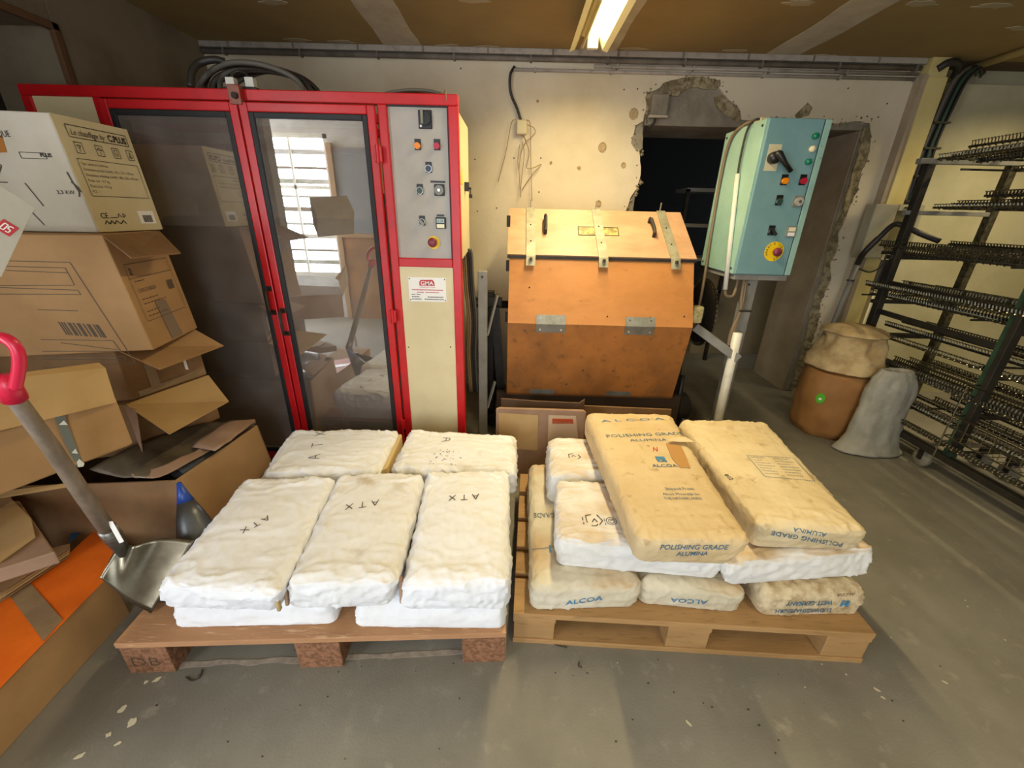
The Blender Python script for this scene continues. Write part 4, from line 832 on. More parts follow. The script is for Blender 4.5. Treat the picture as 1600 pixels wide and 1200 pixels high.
# handwriting on the white sacks
LA = [[(0, 0), (.5, 1), (1, 0)], [(.2, .38), (.85, .38)]]; LT = [[(0, 1), (1, .96)], [(.5, 1), (.48, 0)]]; LXX = [[(0, 0), (1, 1)], [(.05, .95), (.95, .05)]]
def atx(S, o, xd, yd, h, w=.0045, letters='ATX', gap=1.5, m='ink_soft'):
    x = 0; L_ = []
    for ch in letters:
        for ln_ in {'A': LA, 'T': LT, 'X': LXX}[ch]: L_.append([(x + a * h * .8, b * h) for a, b in ln_])
        x += h * gap
    strokes_on(S[1], L_, o, xd, yd, w, m, surf=S[2])
def top_pt(px, py, z): p = at(px, py, Z=z); return p
def write_from(S, a, b, z, h, **k):   # first letter foot at pixel a, last at pixel b
    A = top_pt(*a, z); B_ = top_pt(*b, z); xd = (B_ - A).normalized(); xd.z = 0; yd = Vector((0, 0, 1)).cross(xd); n_ = k.pop('n', 3)
    atx(S, A, xd, yd, h, gap=(B_ - A).length / h / (n_ - 1), **k)
write_from(S1, (418, 806), (385, 823), .40, .026, w=.003)
write_from(S2, (592, 781), (552, 787), .41, .030, w=.003)
write_from(S3, (748, 772), (712, 774), .41, .030, w=.0035)
write_from(B1, (499, 717), (508, 680), .40, .045, w=.0035)
strokes_on(B2[1], [[(0, 0), (.035, .012), (.035, .03), (0, .035)], [(.018, .004), (.018, .034)]], top_pt(690, 690, .4), (1, 0, 0), (0, 1, 0), .003, 'ink_soft', surf=B2[2])
rnd = random.Random(3); L_ = []
for k in range(34):
    a_, b_ = rnd.gauss(0, .03), rnd.uniform(-.06, .06); L_.append([(a_, b_), (a_ + rnd.uniform(-.006, .008), b_ + rnd.uniform(-.004, .006))])
strokes_on(B2[1], L_, top_pt(696, 715, .4), (1, 0, 0), (0, 1, 0), .0035, 'ink_soft', surf=B2[2], name='black_specks')

def side_text(S, txt, a, b, Y, h, m, flip=False, **k):
    A = at(*a, Y=Y); B_ = at(*b, Y=Y); xd = (B_ - A); w_ = xd.length; xd.normalize(); yd = Vector((0, 0, -1)) if flip else Vector((0, 0, 1))
    if flip: yd = Vector((-0, 0, -1))
    n_ = xd.cross(yd); bm_dir = Vector((0, -1, 0))
    text_on(S[1], txt, A, xd, yd, h, m, surf=S[2], width=w_, **k)
# end-face lettering (upside-down ones run right to left)
side_text(R1, 'ALCOA', (884, 945), (941, 937), .99, .020, 'blue_ink', bold=.015)
side_text(R2, 'ALCOA', (1106, 938), (1048, 934), .99, .018, 'blue_ink', flip=True, bold=.01)
side_text(ZS, 'POLISHING GRADE', (1030, 858), (1137, 858), .85, .016, 'blue_ink2', bold=.012, shear=.12); side_text(ZS, 'ALUMINA', (1056, 868), (1105, 867), .85, .014, 'blue_ink2', bold=.012, shear=.12)
side_text(YS, 'POLISHING GRADE', (1318, 848), (1206, 829), .99, .016, 'blue_ink2', flip=True, bold=.008); side_text(YS, 'ALUMINA', (1292, 833), (1240, 824), .99, .015, 'blue_ink2', flip=True, bold=.008)
side_text(R3, 'WEST-GERMANY', (1302, 938), (1230, 940), .985, .020, 'blue_ink2', flip=True, bold=.02); side_text(R3, 'LUDWIGSHAFEN/RH.', (1300, 950), (1210, 952), .985, .017, 'blue_ink2', flip=True, bold=.02)
side_text(R3, 'ALCOA', (1336, 926), (1308, 928), .985, .012, 'ink_soft', flip=True)
def logo(S, c, xd, yd, s_):
    n_ = Vector(xd).cross(Vector(yd)); c = Vector(c); xd = Vector(xd).normalized(); yd = Vector(yd).normalized()
    def put(poly, m, off):
        P = []
        for x, y_ in poly:
            p = c + xd * x * s_ + yd * y_ * s_; P.append(lay(S[2], p, n_, off))
        MB().prism(P, n_ * .0006).build('printed_emblem', m, S[1])
    put([(0, 0), (.25, 0), (.25, .3), (.5, .62), (.75, .3), (.75, 0), (1, 0), (1, 1), (0, 1)], 'blue_ink', .002)
    put([(.30, 0), (.47, 0), (.47, .25), (.36, .28)], 'blue_ink', .002); put([(.53, 0), (.70, 0), (.64, .28), (.53, .25)], 'blue_ink', .002)
p = at(1328, 938, Y=.985); logo(R3, p, (-1, 0, 0), (0, 0, -1), .026)
# printing on the tan sack's top
def top_text(S, txt, a, b, z, h, m, **k):
    A = at(*a, Z=z); B_ = at(*b, Z=z); xd = (B_ - A); w_ = xd.length; xd.z = 0; xd.normalize(); yd = Vector((0, 0, 1)).cross(xd)
    text_on(S[1], txt, A, xd, yd, h, m, surf=S[2], width=w_, **k)
ZT = .553
top_text(ZS, 'POLISHING GRADE', (948, 684), (1070, 679), ZT, .022, 'blue_ink2'); top_text(ZS, 'ALUMINA', (985, 690), (1043, 689), ZT, .018, 'blue_ink2')
top_text(ZS, 'ALCOA', (1020, 730), (1060, 730), ZT, .018, 'blue_ink2', bold=.015)
A = at(1028, 722, Z=ZT); logo(ZS, A, (1, 0.02, 0), (-.02, 1, 0), .034)
top_text(ZS, 'Shipped From:', (1040, 766), (1086, 766), ZT, .014, 'blue_ink2'); top_text(ZS, 'Alcoa Moerdijk bv', (1036, 774), (1094, 774), ZT, .012, 'blue_ink2'); top_text(ZS, 'THE NETHERLANDS', (1038, 781), (1098, 781), ZT, .012, 'blue_ink2')
strokes_on(ZS[1], [[(0, 0), (.012, .03), (.016, 0), (.026, .03)], [(-.01, .045), (.0, .04)]], at(1021, 706, Z=ZT), (1, .1, 0), (-.1, 1, 0), .003, 'red_ink', surf=ZS[2], name='red_mark')
top_text(ZS, 'A L C O A', (940, 660), (1038, 656), ZT - .004, .020, 'blue_ink', name='worn_lettering')
q = [at(*p_, Z=ZT + .002) for p_ in ((1041, 692), (1064, 694), (1070, 706), (1079, 730), (1063, 731), (1050, 716))]
P = []
for v_ in q:
    h_ = ZS[2].ray_cast(v_ + Vector((0, 0, .1)), Vector((0, 0, -1)), .3); P.append((h_[0] if h_[0] else v_) + Vector((0, 0, .0022)))
MB().prism(P, (0, 0, .0008)).build('torn_patch', mat('inner_kraft', 'b5874c', .8), ZS[1])
q = [at(*p_, Z=ZT + .004) for p_ in ((1040, 690), (1062, 692), (1085, 692), (1070, 684), (1050, 685))]
MB().prism([v_ + Vector((0, 0, .004)) for v_ in q], (0, 0, .001)).build('torn_flap', 'sack_tan2', ZS[1])
# printing on the light tan sack
YT = .523
quad = [at(*p_, Z=YT) for p_ in ((1167, 712), (1240, 716), (1273, 752), (1195, 745))]
def edge_dash(a, b, n_):
    out = []
    for i in range(n_): out.append([((a.x + (b.x - a.x) * i / n_), (a.y + (b.y - a.y) * i / n_)), ((a.x + (b.x - a.x) * (i + .6) / n_), (a.y + (b.y - a.y) * (i + .6) / n_))])
    return out
L_ = []
for a, b_ in zip(quad, quad[1:] + quad[:1]): L_ += edge_dash(a, b_, 22)
strokes_on(YS[1], L_, (0, 0, YT), (1, 0, 0), (0, 1, 0), .003, 'blue_ink2', surf=YS[2], name='dotted_panel')
L_ = []; rnd = random.Random(9)
for r_ in range(7):
    for (u0, u1) in ((.06, .42), (.52, .94)):
        t_ = (r_ + .7) / 8; l_ = quad[0].lerp(quad[3], t_); r2 = quad[1].lerp(quad[2], t_); u = u0
        while u < u1 - rnd.uniform(0, .2):
            w_ = rnd.uniform(.02, .05); a = l_.lerp(r2, u); b_ = l_.lerp(r2, u + w_); L_.append([(a.x, a.y), (b_.x, b_.y)]); u += w_ + .012
strokes_on(YS[1], L_, (0, 0, YT), (1, 0, 0), (0, 1, 0), .0025, 'blue_ink2', surf=YS[2], name='small_print')
A = at(1131, 742, Z=.515); text_on(YS[1], '012', A, Vector((.25, -1, 0)), Vector((1, .25, 0)), .016, 'ink', surf=YS[2], bold=.02)
# recycling mark and text on the white warm-tinted dusty sack
c = at(918, 820, Z=.415); strokes_on(W1[1], [[(0, .01), (0, .045), (.02, .05)], [(.04, .05), (.055, .02), (.04, .0)], [(.012, -.005), (.03, -.005), (.035, .004)], [(.018, .012), (.028, .03), (.036, .014)], [(-.012, 0), (-.012, .01)], [(-.012, .02), (-.012, .035)]], c, (1, 0, 0), (0, 1, 0), .003, 'ink', surf=W1[2], name='recycling_mark')
lp = []
for r_ in (.010, .018): lp.append([(.085 + r_ * math.cos(k * .524), .02 + r_ * math.sin(k * .524)) for k in range(13)])
lp += [[(.080, .02), (.090, .026)], [(.062, .0), (.062, .012)], [(.062, .018), (.062, .032)]]
strokes_on(W1[1], lp, c, (1, 0, 0), (0, 1, 0), .002, 'ink', surf=W1[2], name='round_mark')
c = at(890, 718, Z=.415); strokes_on(W2[1], [[(0, .01), (0, .04), (.02, .045)], [(.04, .04), (.05, .02), (.035, .005)], [(.012, .02), (.02, .032), (.03, .02)]], c, (1, 0, 0), (0, 1, 0), .003, 'ink_soft', surf=W2[2], name='recycling_mark')
# lettering on the long flank-top of the bottom left cream sack
A = at(866, 802, Z=.288); text_on(R1[1], 'GRADE', A, (-1, -.05, 0), (.05, -1, 0), .026, 'blue_ink2', surf=R1[2], width=.082)
q = [at(*p_, Z=.288) for p_ in ((860, 851), (864, 851), (864, 864), (860, 864))]; strokes_on(R1[1], [[(0, 0), (.0, .035)]], q[3], (1, 0, 0), (0, 1, 0), .007, 'blue_ink', surf=R1[2], name='blue_bar')
strokes_on(R1[1], [[(0, 0), (.045, .008), (.09, .018)]], at(831, 859, Z=.288), (1, 0, 0), (0, 1, 0), .002, 'blue_ink2', surf=R1[2], name='print_line')
# open valve ends
for S, a, b_, m_ in ((S1, (-.66, .84, .30), (-.66, .84, .385), 'bag_cream'), (S2, (-.655, .87, .285), (-.65, .875, .38), 'kraft_pink'), (S3, (-.318, .885, .29), (-.315, .89, .385), 'kraft_pink')):
    a, b_ = Vector(a), Vector(b_); MB().bar(a, b_, .010, .014).build('valve_fold', m_, S[0], bevel=.003)
MB().prism([Vector((-.540, 1.44, .29)), Vector((-.522, 1.46, .29)), Vector((-.532, 1.74, .29)), Vector((-.548, 1.75, .29))], (0, 0, .085)).build('open_end', mat('tan_lining', 'cbb07a', .8), B1[0], bevel=.005)

# ------------------------------------------------------------------ cartons on the left
def carton(name, label, plan, z0, z1, m='kraft_box', shift=(0, 0), group='cartons stacked at the left', top_m=None, body='body'):
    c = Vector((sum(p[0] for p in plan) / 4, sum(p[1] for p in plan) / 4, z0)); t = thing(name, c, label, 'carton', group)
    p = [(x, y_, z0) for x, y_ in plan] + [(x + shift[0], y_ + shift[1], z1) for x, y_ in plan]
    b = MB().box8(p).build(body, m, t, bevel=.004); return t, b, [Vector(q) for q in p]
def sheet(pts, m, name, par, th=.005, n_=None):
    P = [Vector(p) for p in pts]; n_ = n_ or (P[1] - P[0]).cross(P[2] - P[0]).normalized()
    return MB().prism(P, n_ * th).build(name, m, par, bevel=.001)
# A1 white heater carton
A1, A1b, P = carton('carton', 'white heater carton with black print on top of the brown carton pile', [(-2.04, 1.44), (-1.452, 1.5), (-1.462, 1.79), (-2.04, 1.79)], 1.285, 1.640, 'white_box', (-.03, 0))
sheet([P[1] + Vector((.001, 0, .001)), P[2] + Vector((.001, 0, .001)), P[6] + Vector((.001, 0, 0)), P[5] + Vector((.001, 0, 0))], 'cream_box', 'printed_side', A1, .002)
fo = P[1] + Vector((.004, 0, 0)); fx = (P[2] - P[1]).normalized(); fy = (P[5] - P[1]).normalized(); W_, H_ = (P[2] - P[1]).length, (P[5] - P[1]).length
def f(u, v): return fo + fx * (u * W_) + fy * (v * H_)
strokes_on(A1, [[(0, 0), (.80 * W_, 0), (.80 * W_, .10 * H_), (0, .10 * H_), (0, 0)]], f(.12, .83), fx, fy, .0022, 'ink', name='print_frame')
text_on(A1, 'Le chauffage by', f(.15, .85), fx, fy, .018, 'ink', width=.44 * W_, shear=.3); text_on(A1, 'C.PLUS', f(.63, .85), fx, fy, .020, 'ink', width=.27 * W_, bold=.03)
for i, u in enumerate((.14, .40, .63, .84)):
    s_ = .028; strokes_on(A1, frame_lines(s_, s_ * 1.15) + [[[(.007, .024), (.014, .014), (.021, .024), (.007, .024)], [(.004, .018), (.014, .026), (.024, .018), (.004, .018)], [(.008, .006), (.008, .026), (.02, .026), (.02, .006)], [(.008, .006), (.014, .028), (.02, .006), (.008, .012)]][i]] + [[(.014, .014), (.014, .004)]], f(u, .70), fx, fy, .0018, 'ink', name='handling_symbol')
strokes_on(A1, frame_lines(.84 * W_, .32 * H_), f(.10, .33), fx, fy, .0018, 'ink_soft', name='print_frame')
for i, tx in enumerate(('Type : aérotherme électrique', 'Dimensions produit (LxlxH) : 235 x 210 x 370 mm', 'Dimensions emballage (LxlxH) : 280 x 260 x 430 mm', 'Poids net : 4.7 kg', 'Poids brut : 5.5 kg', 'PCS : 1')):
    text_on(A1, tx, f(.13, .60 - i * .048), fx, fy, .0085, 'ink_soft', width=W_ * (.35, .70, .74, .28, .28, .1)[i])
text_on(A1, 'CE', f(.10, .13), fx, fy, .018, 'ink'); strokes_on(A1, [[(0, 0), (.03, 0)], [(.035, .0), (.04, .014), (.05, .0)], [(.058, .0), (.058, .014), (.068, .007), (.058, 0)]], f(.22, .135), fx, fy, .0022, 'ink'); strokes_on(A1, [[(0, 0), (.01, .012), (.02, 0), (.03, .012), (.04, 0), (.05, .012), (.065, 0), (.08, .012), (.09, 0)]], f(.12, .075), fx, fy, .003, 'ink')
sheet([f(.66, .07), f(.92, .07), f(.92, .20), f(.66, .20)], 'label_white', 'barcode_label', A1, .001, n_=fx.cross(fy))
mb = [[(k * .0036 + .004 * 0, 0), (k * .0036, .026)] for k in (0, 1, 2.2, 3, 4.4, 5, 6.1, 7.4, 8, 9, 10.3, 11)]; strokes_on(A1, mb, f(.72, .085), fx, fy, .0019, 'ink', off=.0025, name='barcode')
# front-left face print
go = P[0] + Vector((0, -.001, 0)); gx = (P[1] - P[0]).normalized(); gy = (P[4] - P[0]).normalized()
def g(px, py):
    n_ = gx.cross(gy).normalized(); d_ = W2C.transposed() @ Vector(((px - 800) / 640, (py - 600) / 640, 1)); o_ = Vector((0, 0, CAM_H)); return o_ + d_ * ((go - o_).dot(n_) / d_.dot(n_))
text_on(A1, 'ELECTRIQUE', g(-40, 212), gx, gy, .018, 'ink', width=.105); strokes_on(A1, frame_lines(.075, .017), g(34, 247), gx, gy, .0018, 'ink_soft', name='print_frame'); text_on(A1, 'PLUS', g(64, 245), gx, gy, .011, 'ink', bold=.03)
text_on(A1, '3,3 KW', g(90, 303), gx, gy, .012, 'ink'); sheet([g(-30, 240), g(11, 238), g(3, 212), g(-30, 210)], mat('ochre_print', 'a86a1c', .7), 'colour_patch', A1, .001, n_=gx.cross(gy))
strokes_on(A1, [[(.0, .08), (.03, .09), (.055, .08), (.04, .06), (0, .05)], [(.0, .02), (.03, .01), (.06, -.02), (.10, -.10)], [(.10, .03), (.125, -.04)], [(.02, .06), (.02, .03), (.05, .03)]], g(-6, 300), gx, gy, .003, 'ink_soft', name='line_drawing')
strokes_on(A1, [[(0, .06), (.004, .03), (.012, .0), (.006, -.015)], [(.0, .03), (.012, .018), (.018, .0)]], g(118, 300), gx, gy, .004, 'ink_soft', name='torn_edge')
# A2 brown carton
A2, A2b, P = carton('carton', 'large brown carton with printed panels and a barcode below the white one', [(-1.98, 1.25), (-1.325, 1.425), (-1.385, 1.735), (-2.03, 1.62)], .885, 1.283, 'kraft_box', (-.045, .0))
fo = P[1] + Vector((.002, 0, 0)); fx = (P[2] - P[1]).normalized(); fy = (P[5] - P[1]).normalized(); W_, H_ = (P[2] - P[1]).length, (P[5] - P[1]).length
sheet([P[5], P[6], at(283, 395, X=-1.25), at(205, 402, X=-1.25)], 'kraft_dark', 'flap', A2, .005)
strokes_on(A2, frame_lines(.80 * W_, .50 * H_) + [[(0, .38 * H_), (.8 * W_, .38 * H_)]], f(.10, .25), fx, fy, .0018, 'ink_soft', name='print_frame')
text_on(A2, '2', f(.14, .66), fx, fy, .022, 'ink_soft', bold=.02); text_on(A2, 'CHD-2/180000', f(.16, .50), fx, fy, .014, 'ink_soft', width=.32 * W_)
for i, v in enumerate((.60, .44, .40, .33, .29)): strokes_on(A2, [[(k * .02, 0), (k * .02 + .014, 0)] for k in range(3 + (i * 7) % 5)], f(.16, v), fx, fy, .003, 'ink_soft', name='small_print')
sheet([f(.40, .02), f(.62, .02), f(.56, .38), f(.36, .40)], mat('dull_tape', '79654d', .5), 'tape', A2, .001, n_=fx.cross(fy)); strokes_on(A2, [[(k * .0045, 0), (k * .0045, .035)] for k in range(9)], f(.72, .46), fx, fy, .003, 'ink_soft', name='barcode')
go = P[0]; gx = (P[1] - P[0]).normalized(); gy = (P[4] - P[0]).normalized(); gn = gx.cross(gy).normalized()
def g2(px, py):
    d_ = W2C.transposed() @ Vector(((px - 800) / 640, (py - 600) / 640, 1)); o_ = Vector((0, 0, CAM_H)); p = o_ + d_ * ((go - o_).dot(gn) / d_.dot(gn)); r_ = p - go; return (r_.dot(gx), r_.dot(gy))
strokes_on(A2, [[g2(*q_) for q_ in l_] for l_ in ([(-30, 387), (118, 378), (200, 540), (60, 560)], [(-30, 396), (110, 388), (121, 416), (-30, 430)], [(20, 400), (112, 396)], [(0, 430), (125, 424), (129, 431), (0, 441)], [(60, 512), (170, 505), (180, 522), (60, 532)], [(90, 515), (175, 520)], [(60, 540), (184, 530), (186, 536), (60, 545)], [(60, 462), (122, 459)])], go, gx, gy, .0022, 'ink_soft', name='print_frame')
strokes_on(A2, [[g2(x, 480), g2(x + 11, 501)] for x in (90, 94, 98, 104, 107, 112, 118, 121, 127, 133, 136, 142, 146, 149)], go, gx, gy, .004, 'ink_soft', name='barcode')
# A3 carton
A3, A3b, P = carton('carton', 'brown taped carton squeezed under the large printed carton', [(-2.03, 1.30), (-1.495, 1.45), (-1.405, 1.74), (-1.98, 1.64)], .665, .882, 'kraft_dark', (-.005, 0))
sheet([P[5], P[6], at(350, 540, X=-1.30), at(250, 577, X=-1.32)], 'kraft_box', 'flap', A3, .005)
fo = P[1] + Vector((.002, 0, 0)); fx = (P[2] - P[1]).normalized(); fy = (P[5] - P[1]).normalized(); W_, H_ = (P[2] - P[1]).length, (P[5] - P[1]).length; nn = fx.cross(fy)
sheet([f(.08, .02), f(.98, .05), f(.98, .16), f(.08, .13)], 'tape', 'tape', A3, .001, n_=nn); sheet([f(.24, .1), f(.36, .1), f(.36, .95), f(.24, .95)], 'tape', 'tape', A3, .0015, n_=nn); sheet([f(.72, .25), f(.76, .22), f(.76, .62), f(.73, .62)], 'label_white', 'label_scrap', A3, .001, n_=nn)
# A4 carton
A4, A4b, P = carton('carton', 'brown carton with a pale flap bent down, lowest of the back pile', [(-2.03, 1.26), (-1.50, 1.42), (-1.40, 1.74), (-1.98, 1.62)], .44, .662, 'kraft_dark', (0, 0))
sheet([P[5], P[6], at(358, 627, X=-1.27), at(265, 678, X=-1.26)], 'kraft_light', 'flap', A4, .005)
sheet([P[1] + Vector((.002, -.01, 0)), P[5] + Vector((.002, -.01, 0)), at(212, 640, Y=1.40), at(222, 706, Y=1.36)], 'kraft_pink', 'side_flap', A4, .004)
# C open carton with dark sheets
rim = .42
Cb = [Vector(v_) for v_ in ((-1.95, 1.18, 0), (-1.225, 1.27, 0), (-1.20, 1.77, 0), (-1.95, 1.77, 0))]; Ct = [Vector(v_) for v_ in ((-1.95, 1.18, .43), (-1.262, 1.272, rim), (-1.212, 1.715, rim), (-1.95, 1.72, .43))]
C = thing('carton', (-1.45, 1.48, 0), 'open brown carton filled with dark curled sheets beside the left pallet', 'carton', 'cartons stacked at the left')
for i in range(4):
    j = (i + 1) % 4; mm = ['kraft_dark', 'kraft_box', 'kraft_dark', 'kraft_dark'][i]
    a, b_, c_, d_ = Cb[i], Cb[j], Ct[j], Ct[i]; n_ = (b_ - a).cross(d_ - a).normalized()
    MB().prism([a, b_, c_, d_], n_ * -.006).build('side_wall', mm, C)
MB().prism([v_ + Vector((0, 0, .012)) for v_ in Cb], (0, 0, .006)).build('base', 'kraft_dark', C)
sheet([Ct[0] + Vector((0, 0, 0)), Ct[1], Ct[1] + Vector((-.02, .05, .07)), Ct[0] + Vector((-.02, -.04, .05))], 'kraft_dark', 'flap', C, .005) if 0 else None
# sheets inside
def curl(name, label, pts_l, pts_r, m, group=None, n=10):
    l = smooth_path(pts_l, n // 2); r = smooth_path(pts_r, n // 2); k = min(len(l), len(r)); cols = 8; vs = []; fs = []
    for i in range(k):
        for j in range(cols + 1):
            p = l[i].lerp(r[i], j / cols); p.z += .012 * noise.noise(p * 14); vs.append(p)
    for i in range(k - 1):
        for j in range(cols): a = i * (cols + 1) + j; fs.append((a, a + 1, a + cols + 2, a + cols + 1))
    o = MB().add(vs, fs).build(name, m, None, smooth=True); md = o.modifiers.new('solid', 'SOLIDIFY'); md.thickness = .004; return tag(o, label, 'sheet', group)
curl('dark_sheet', 'large crumpled dark sheet lying over the open carton', [at(140, 735, Z=.47), at(200, 700, Z=.50), at(300, 665, Z=.47), at(395, 655, Z=.45)], [at(195, 748, Z=.44), at(250, 742, Z=.44), at(320, 700, Z=.44), at(400, 662, Z=.44)], 'foil', 'sheets in the open carton')
curl('dark_sheet', 'small brown sheet on top of the crumpled dark one', [at(300, 698, Z=.46), at(350, 660, Z=.48), at(398, 655, Z=.46)], [at(335, 703, Z=.455), at(352, 692, Z=.465), at(400, 660, Z=.45)], 'kraft_pink', 'sheets in the open carton')
curl('dark_sheet', 'curled grey strip along the near rim of the open carton', [at(205, 742, Z=.45), at(270, 722, Z=.455), at(350, 680, Z=.45)], [at(210, 748, Z=.44), at(262, 740, Z=.44), at(352, 690, Z=.44)], 'kraft_pink', 'sheets in the open carton')
c = at(275, 736, Z=.415); dirv = (at(395, 665, Z=.415) - c).normalized()
pr = []
for k in range(20):
    a = 2 * math.pi * k / 20; u_ = Vector((dirv.y, -dirv.x, 0)); pr.append((u_ * math.cos(a) * 1.0 + Vector((0, 0, 1)) * math.sin(a)))
mb = MB(); n0 = []
for (t_, r_) in ((0, .034), (.28, .034), (.28, .028), (0, .028)): n0 += [c + dirv * t_ + q_ * r_ - Vector((0, 0, .02)) for q_ in pr]
fs = []
for i in range(4):
    for k in range(20): j = (k + 1) % 20; fs.append((i * 20 + k, i * 20 + j, ((i + 1) % 4) * 20 + j, ((i + 1) % 4) * 20 + k))
tag(mb.add(n0, fs).build('rolled_sheet', mat('black_roll', '2a2622', .5), None, smooth=True), 'black rolled tube lying just inside the near rim of the open carton', 'tube')
# B nearer carton
B, Bb, P = carton('carton', 'brown carton with a folded flap standing in front of the pile, behind the shovel', [(-1.335, .83), (-1.205, 1.12), (-1.55, 1.28), (-1.75, .80)], .675, .835, 'kraft_box', (0, 0))
a = [at(182, 628, Y=1.115), at(155, 568, Y=1.13), at(30, 583, Y=.93), at(-60, 600, Y=.83), at(-60, 690, Y=.80)]
sheet([at(182, 629, Y=1.112), at(165, 575, Y=1.125), at(155, 567, Y=1.13), at(30, 583, Y=.95), at(-70, 600, Y=.84), at(-70, 690, Y=.80)], 'kraft_light', 'flap', B, .006, n_=Vector((-.8, .5, 0)))
bp0 = at(204, 695, Y=1.118); bpn = (at(184, 633, Y=1.118) - bp0).cross(at(-70, 800, Y=.80) - bp0).normalized()
if bpn.y > 0: bpn = -bpn
def onb(px, py, off=0):
    d_ = W2C.transposed() @ Vector(((px - 800) / 640, (py - 600) / 640, 1)); o_ = Vector((0, 0, CAM_H)); return o_ + d_ * ((bp0 + bpn * off - o_).dot(bpn) / d_.dot(bpn))
MB().prism([onb(204, 695), onb(184, 633), onb(-70, 690), onb(-70, 800)], -bpn * .006).build('front_panel', mat('cardboard_worn', 'b18b58', .8, col2='9c7648', scale=4), B)
strokes_on(B, [[(0, 0), (.012, -.004), (.022, .003), (.032, 0)]], onb(30, 716, .001), (onb(204, 695) - onb(-70, 800)), (onb(184, 633) - bp0), .004, 'ink_soft', name='scratch')
# strip of grey tape with white scraps
tp = thing('tape_strip', onb(115, 690), 'grey tape strip with white scraps stuck on the front carton', 'tape strip')
MB().prism([onb(*q_, .012) for q_ in ((84, 648), (102, 647), (104, 658), (132, 728), (120, 730), (100, 690))], -bpn * .001).build('strip', 'gray_tape', tp)
for q_ in (((92, 664), (100, 657), (106, 664)), ((112, 708), (118, 701), (122, 709)), ((120, 722), (124, 717), (132, 724), (130, 729), (122, 730))):
    MB().prism([onb(x, y_, .014) for x, y_ in q_], -bpn * .001).build('scrap', 'tile_white', tp)
# carton that carries the front one, mostly hidden
B0, _, P = carton('carton', 'dark brown carton low in the pile below the folded-flap carton', [(-2.03, .72), (-1.74, .74), (-1.74, 1.15), (-2.03, 1.16)], 0, .67, 'kraft_dark', (0, 0))
sheet([at(0, 768, Z=.47), at(110, 754, Z=.45), at(112, 760, Z=.44), at(0, 778, Z=.46)], 'kraft_light', 'flap', B0, .005)
# white carton at upper left, tipped on its corner
p = at(55, 325, Y=1.0); dd = Vector((-.19, .15, -.02)); wn_ = dd.normalized()
def onp(px, py, off=0):
    d_ = W2C.transposed() @ Vector(((px - 800) / 640, (py - 600) / 640, 1)); o_ = Vector((0, 0, CAM_H)); return o_ + d_ * ((p - wn_ * off - o_).dot(wn_) / d_.dot(wn_))
W0 = thing('carton', onp(1, 433), 'white carton tipped on its corner with a small red logo, upper left edge', 'carton', 'cartons stacked at the left')
q = [onp(2, 433), onp(40, 353), onp(42, 349), p, onp(0, 290), onp(-80, 240), onp(-90, 380)]
MB().prism(q, dd).build('body', mat('white_card', 'b9b2a2', .7, col2='ada594', scale=4), W0, bevel=.003)
lg = onp(10, 356, .002); u1 = (onp(0, 290) - p).normalized(); u2 = wn_.cross(u1).normalized(); u2 = u2 if u2.z < 0 else -u2
sheet([lg + (u1 * a_ + u2 * b_) for a_, b_ in ((-.013, -.013), (.013, -.013), (.013, .013), (-.013, .013))], 'red_ink', 'printed_emblem', W0, .001, n_=wn_)
strokes_on(W0, [[(-.007, -.007), (-.007, .007), (-.001, .007), (-.001, -.007), (-.007, -.007)], [(.002, -.007), (.007, -.007), (.007, 0), (.002, 0), (.002, .007), (.008, .007)]], onp(10, 356, .003), -u1, -u2, .0022, 'label_white', name='emblem_letters')
# D orange printed carton lying in front
D, Db, P = carton('carton', 'long flat carton with orange printed top lying on the floor at lower left', [(-1.335, .38), (-1.375, 1.045), (-1.60, 1.09), (-1.62, .38)], 0, .20, 'kraft_box', (.008, -.01))
zt = .2025
sheet([at(*q_, Z=zt) for q_ in ((0, 1076), (-60, 1140), (-60, 1020), (0, 935), (40, 906), (110, 864), (150, 826), (160, 828), (182, 862), (185, 874), (180, 890))], 'orange_print', 'printed_top', D, .002, n_=Vector((0, 0, 1)))
sheet([at(*q_, Z=zt + .003) for q_ in ((14, 930), (42, 905), (98, 968), (68, 1002))], 'tape', 'tape', D, .001, n_=Vector((0, 0, 1)))
sheet([at(*q_, Z=zt + .003) for q_ in ((108, 846), (112, 826), (128, 798), (150, 818), (153, 822), (134, 826), (122, 836), (110, 848))], 'blue_star', 'blue_print', D, .001, n_=Vector((0, 0, 1)))
# F small carton with rounded flap
F, Fb, P = carton('carton', 'small pale carton with a rounded flap resting on the orange printed carton', [tuple(at(*q_, Z=.40))[:2] for q_ in ((-40, 902), (86, 862), (30, 782), (-40, 785))], .355, .40, 'kraft_pink', (0, 0))
sheet([at(*q_, Z=.405) for q_ in ((56, 840), (50, 812), (20, 782), (0, 777), (-60, 790), (-60, 895), (0, 880))], 'kraft_light', 'flap', F, .005, n_=Vector((0, 0, 1)))
for k in range(4): sheet([at(x, y_, Z=.215 + .008 * k) for x, y_ in ((0, 930 - 5 * k), (62, 880 - 6 * k), (110, 862 - 4 * k), (108, 870 - 4 * k), (0, 942 - 5 * k))], ['kraft_dark', 'kraft_light', 'kraft_box', 'kraft_dark'][k], 'loose_flap', F, .003, n_=Vector((0, 0, 1)))

# blue-tipped foil cone
cn = thing('foil_cone', (-1.185, 1.19, .15), 'grey cone with a blue tip between the open carton and the white sacks', 'cone')
tip = at(279, 753, Y=1.205); base = at(318, 862, Y=1.12); ax = (base - tip).normalized()
MB().lathe(tip + ax * .075, [(.026, 0), (.042, .05), (.062, .13), (.074, .20)], 28, ax).build('cone_body', 'cone', cn, smooth=True); MB().lathe(tip, [(.002, 0), (.007, .003), (.016, .04), (.0262, .077)], 28, ax).build('blue_tip', 'blue_cap', cn, smooth=True)

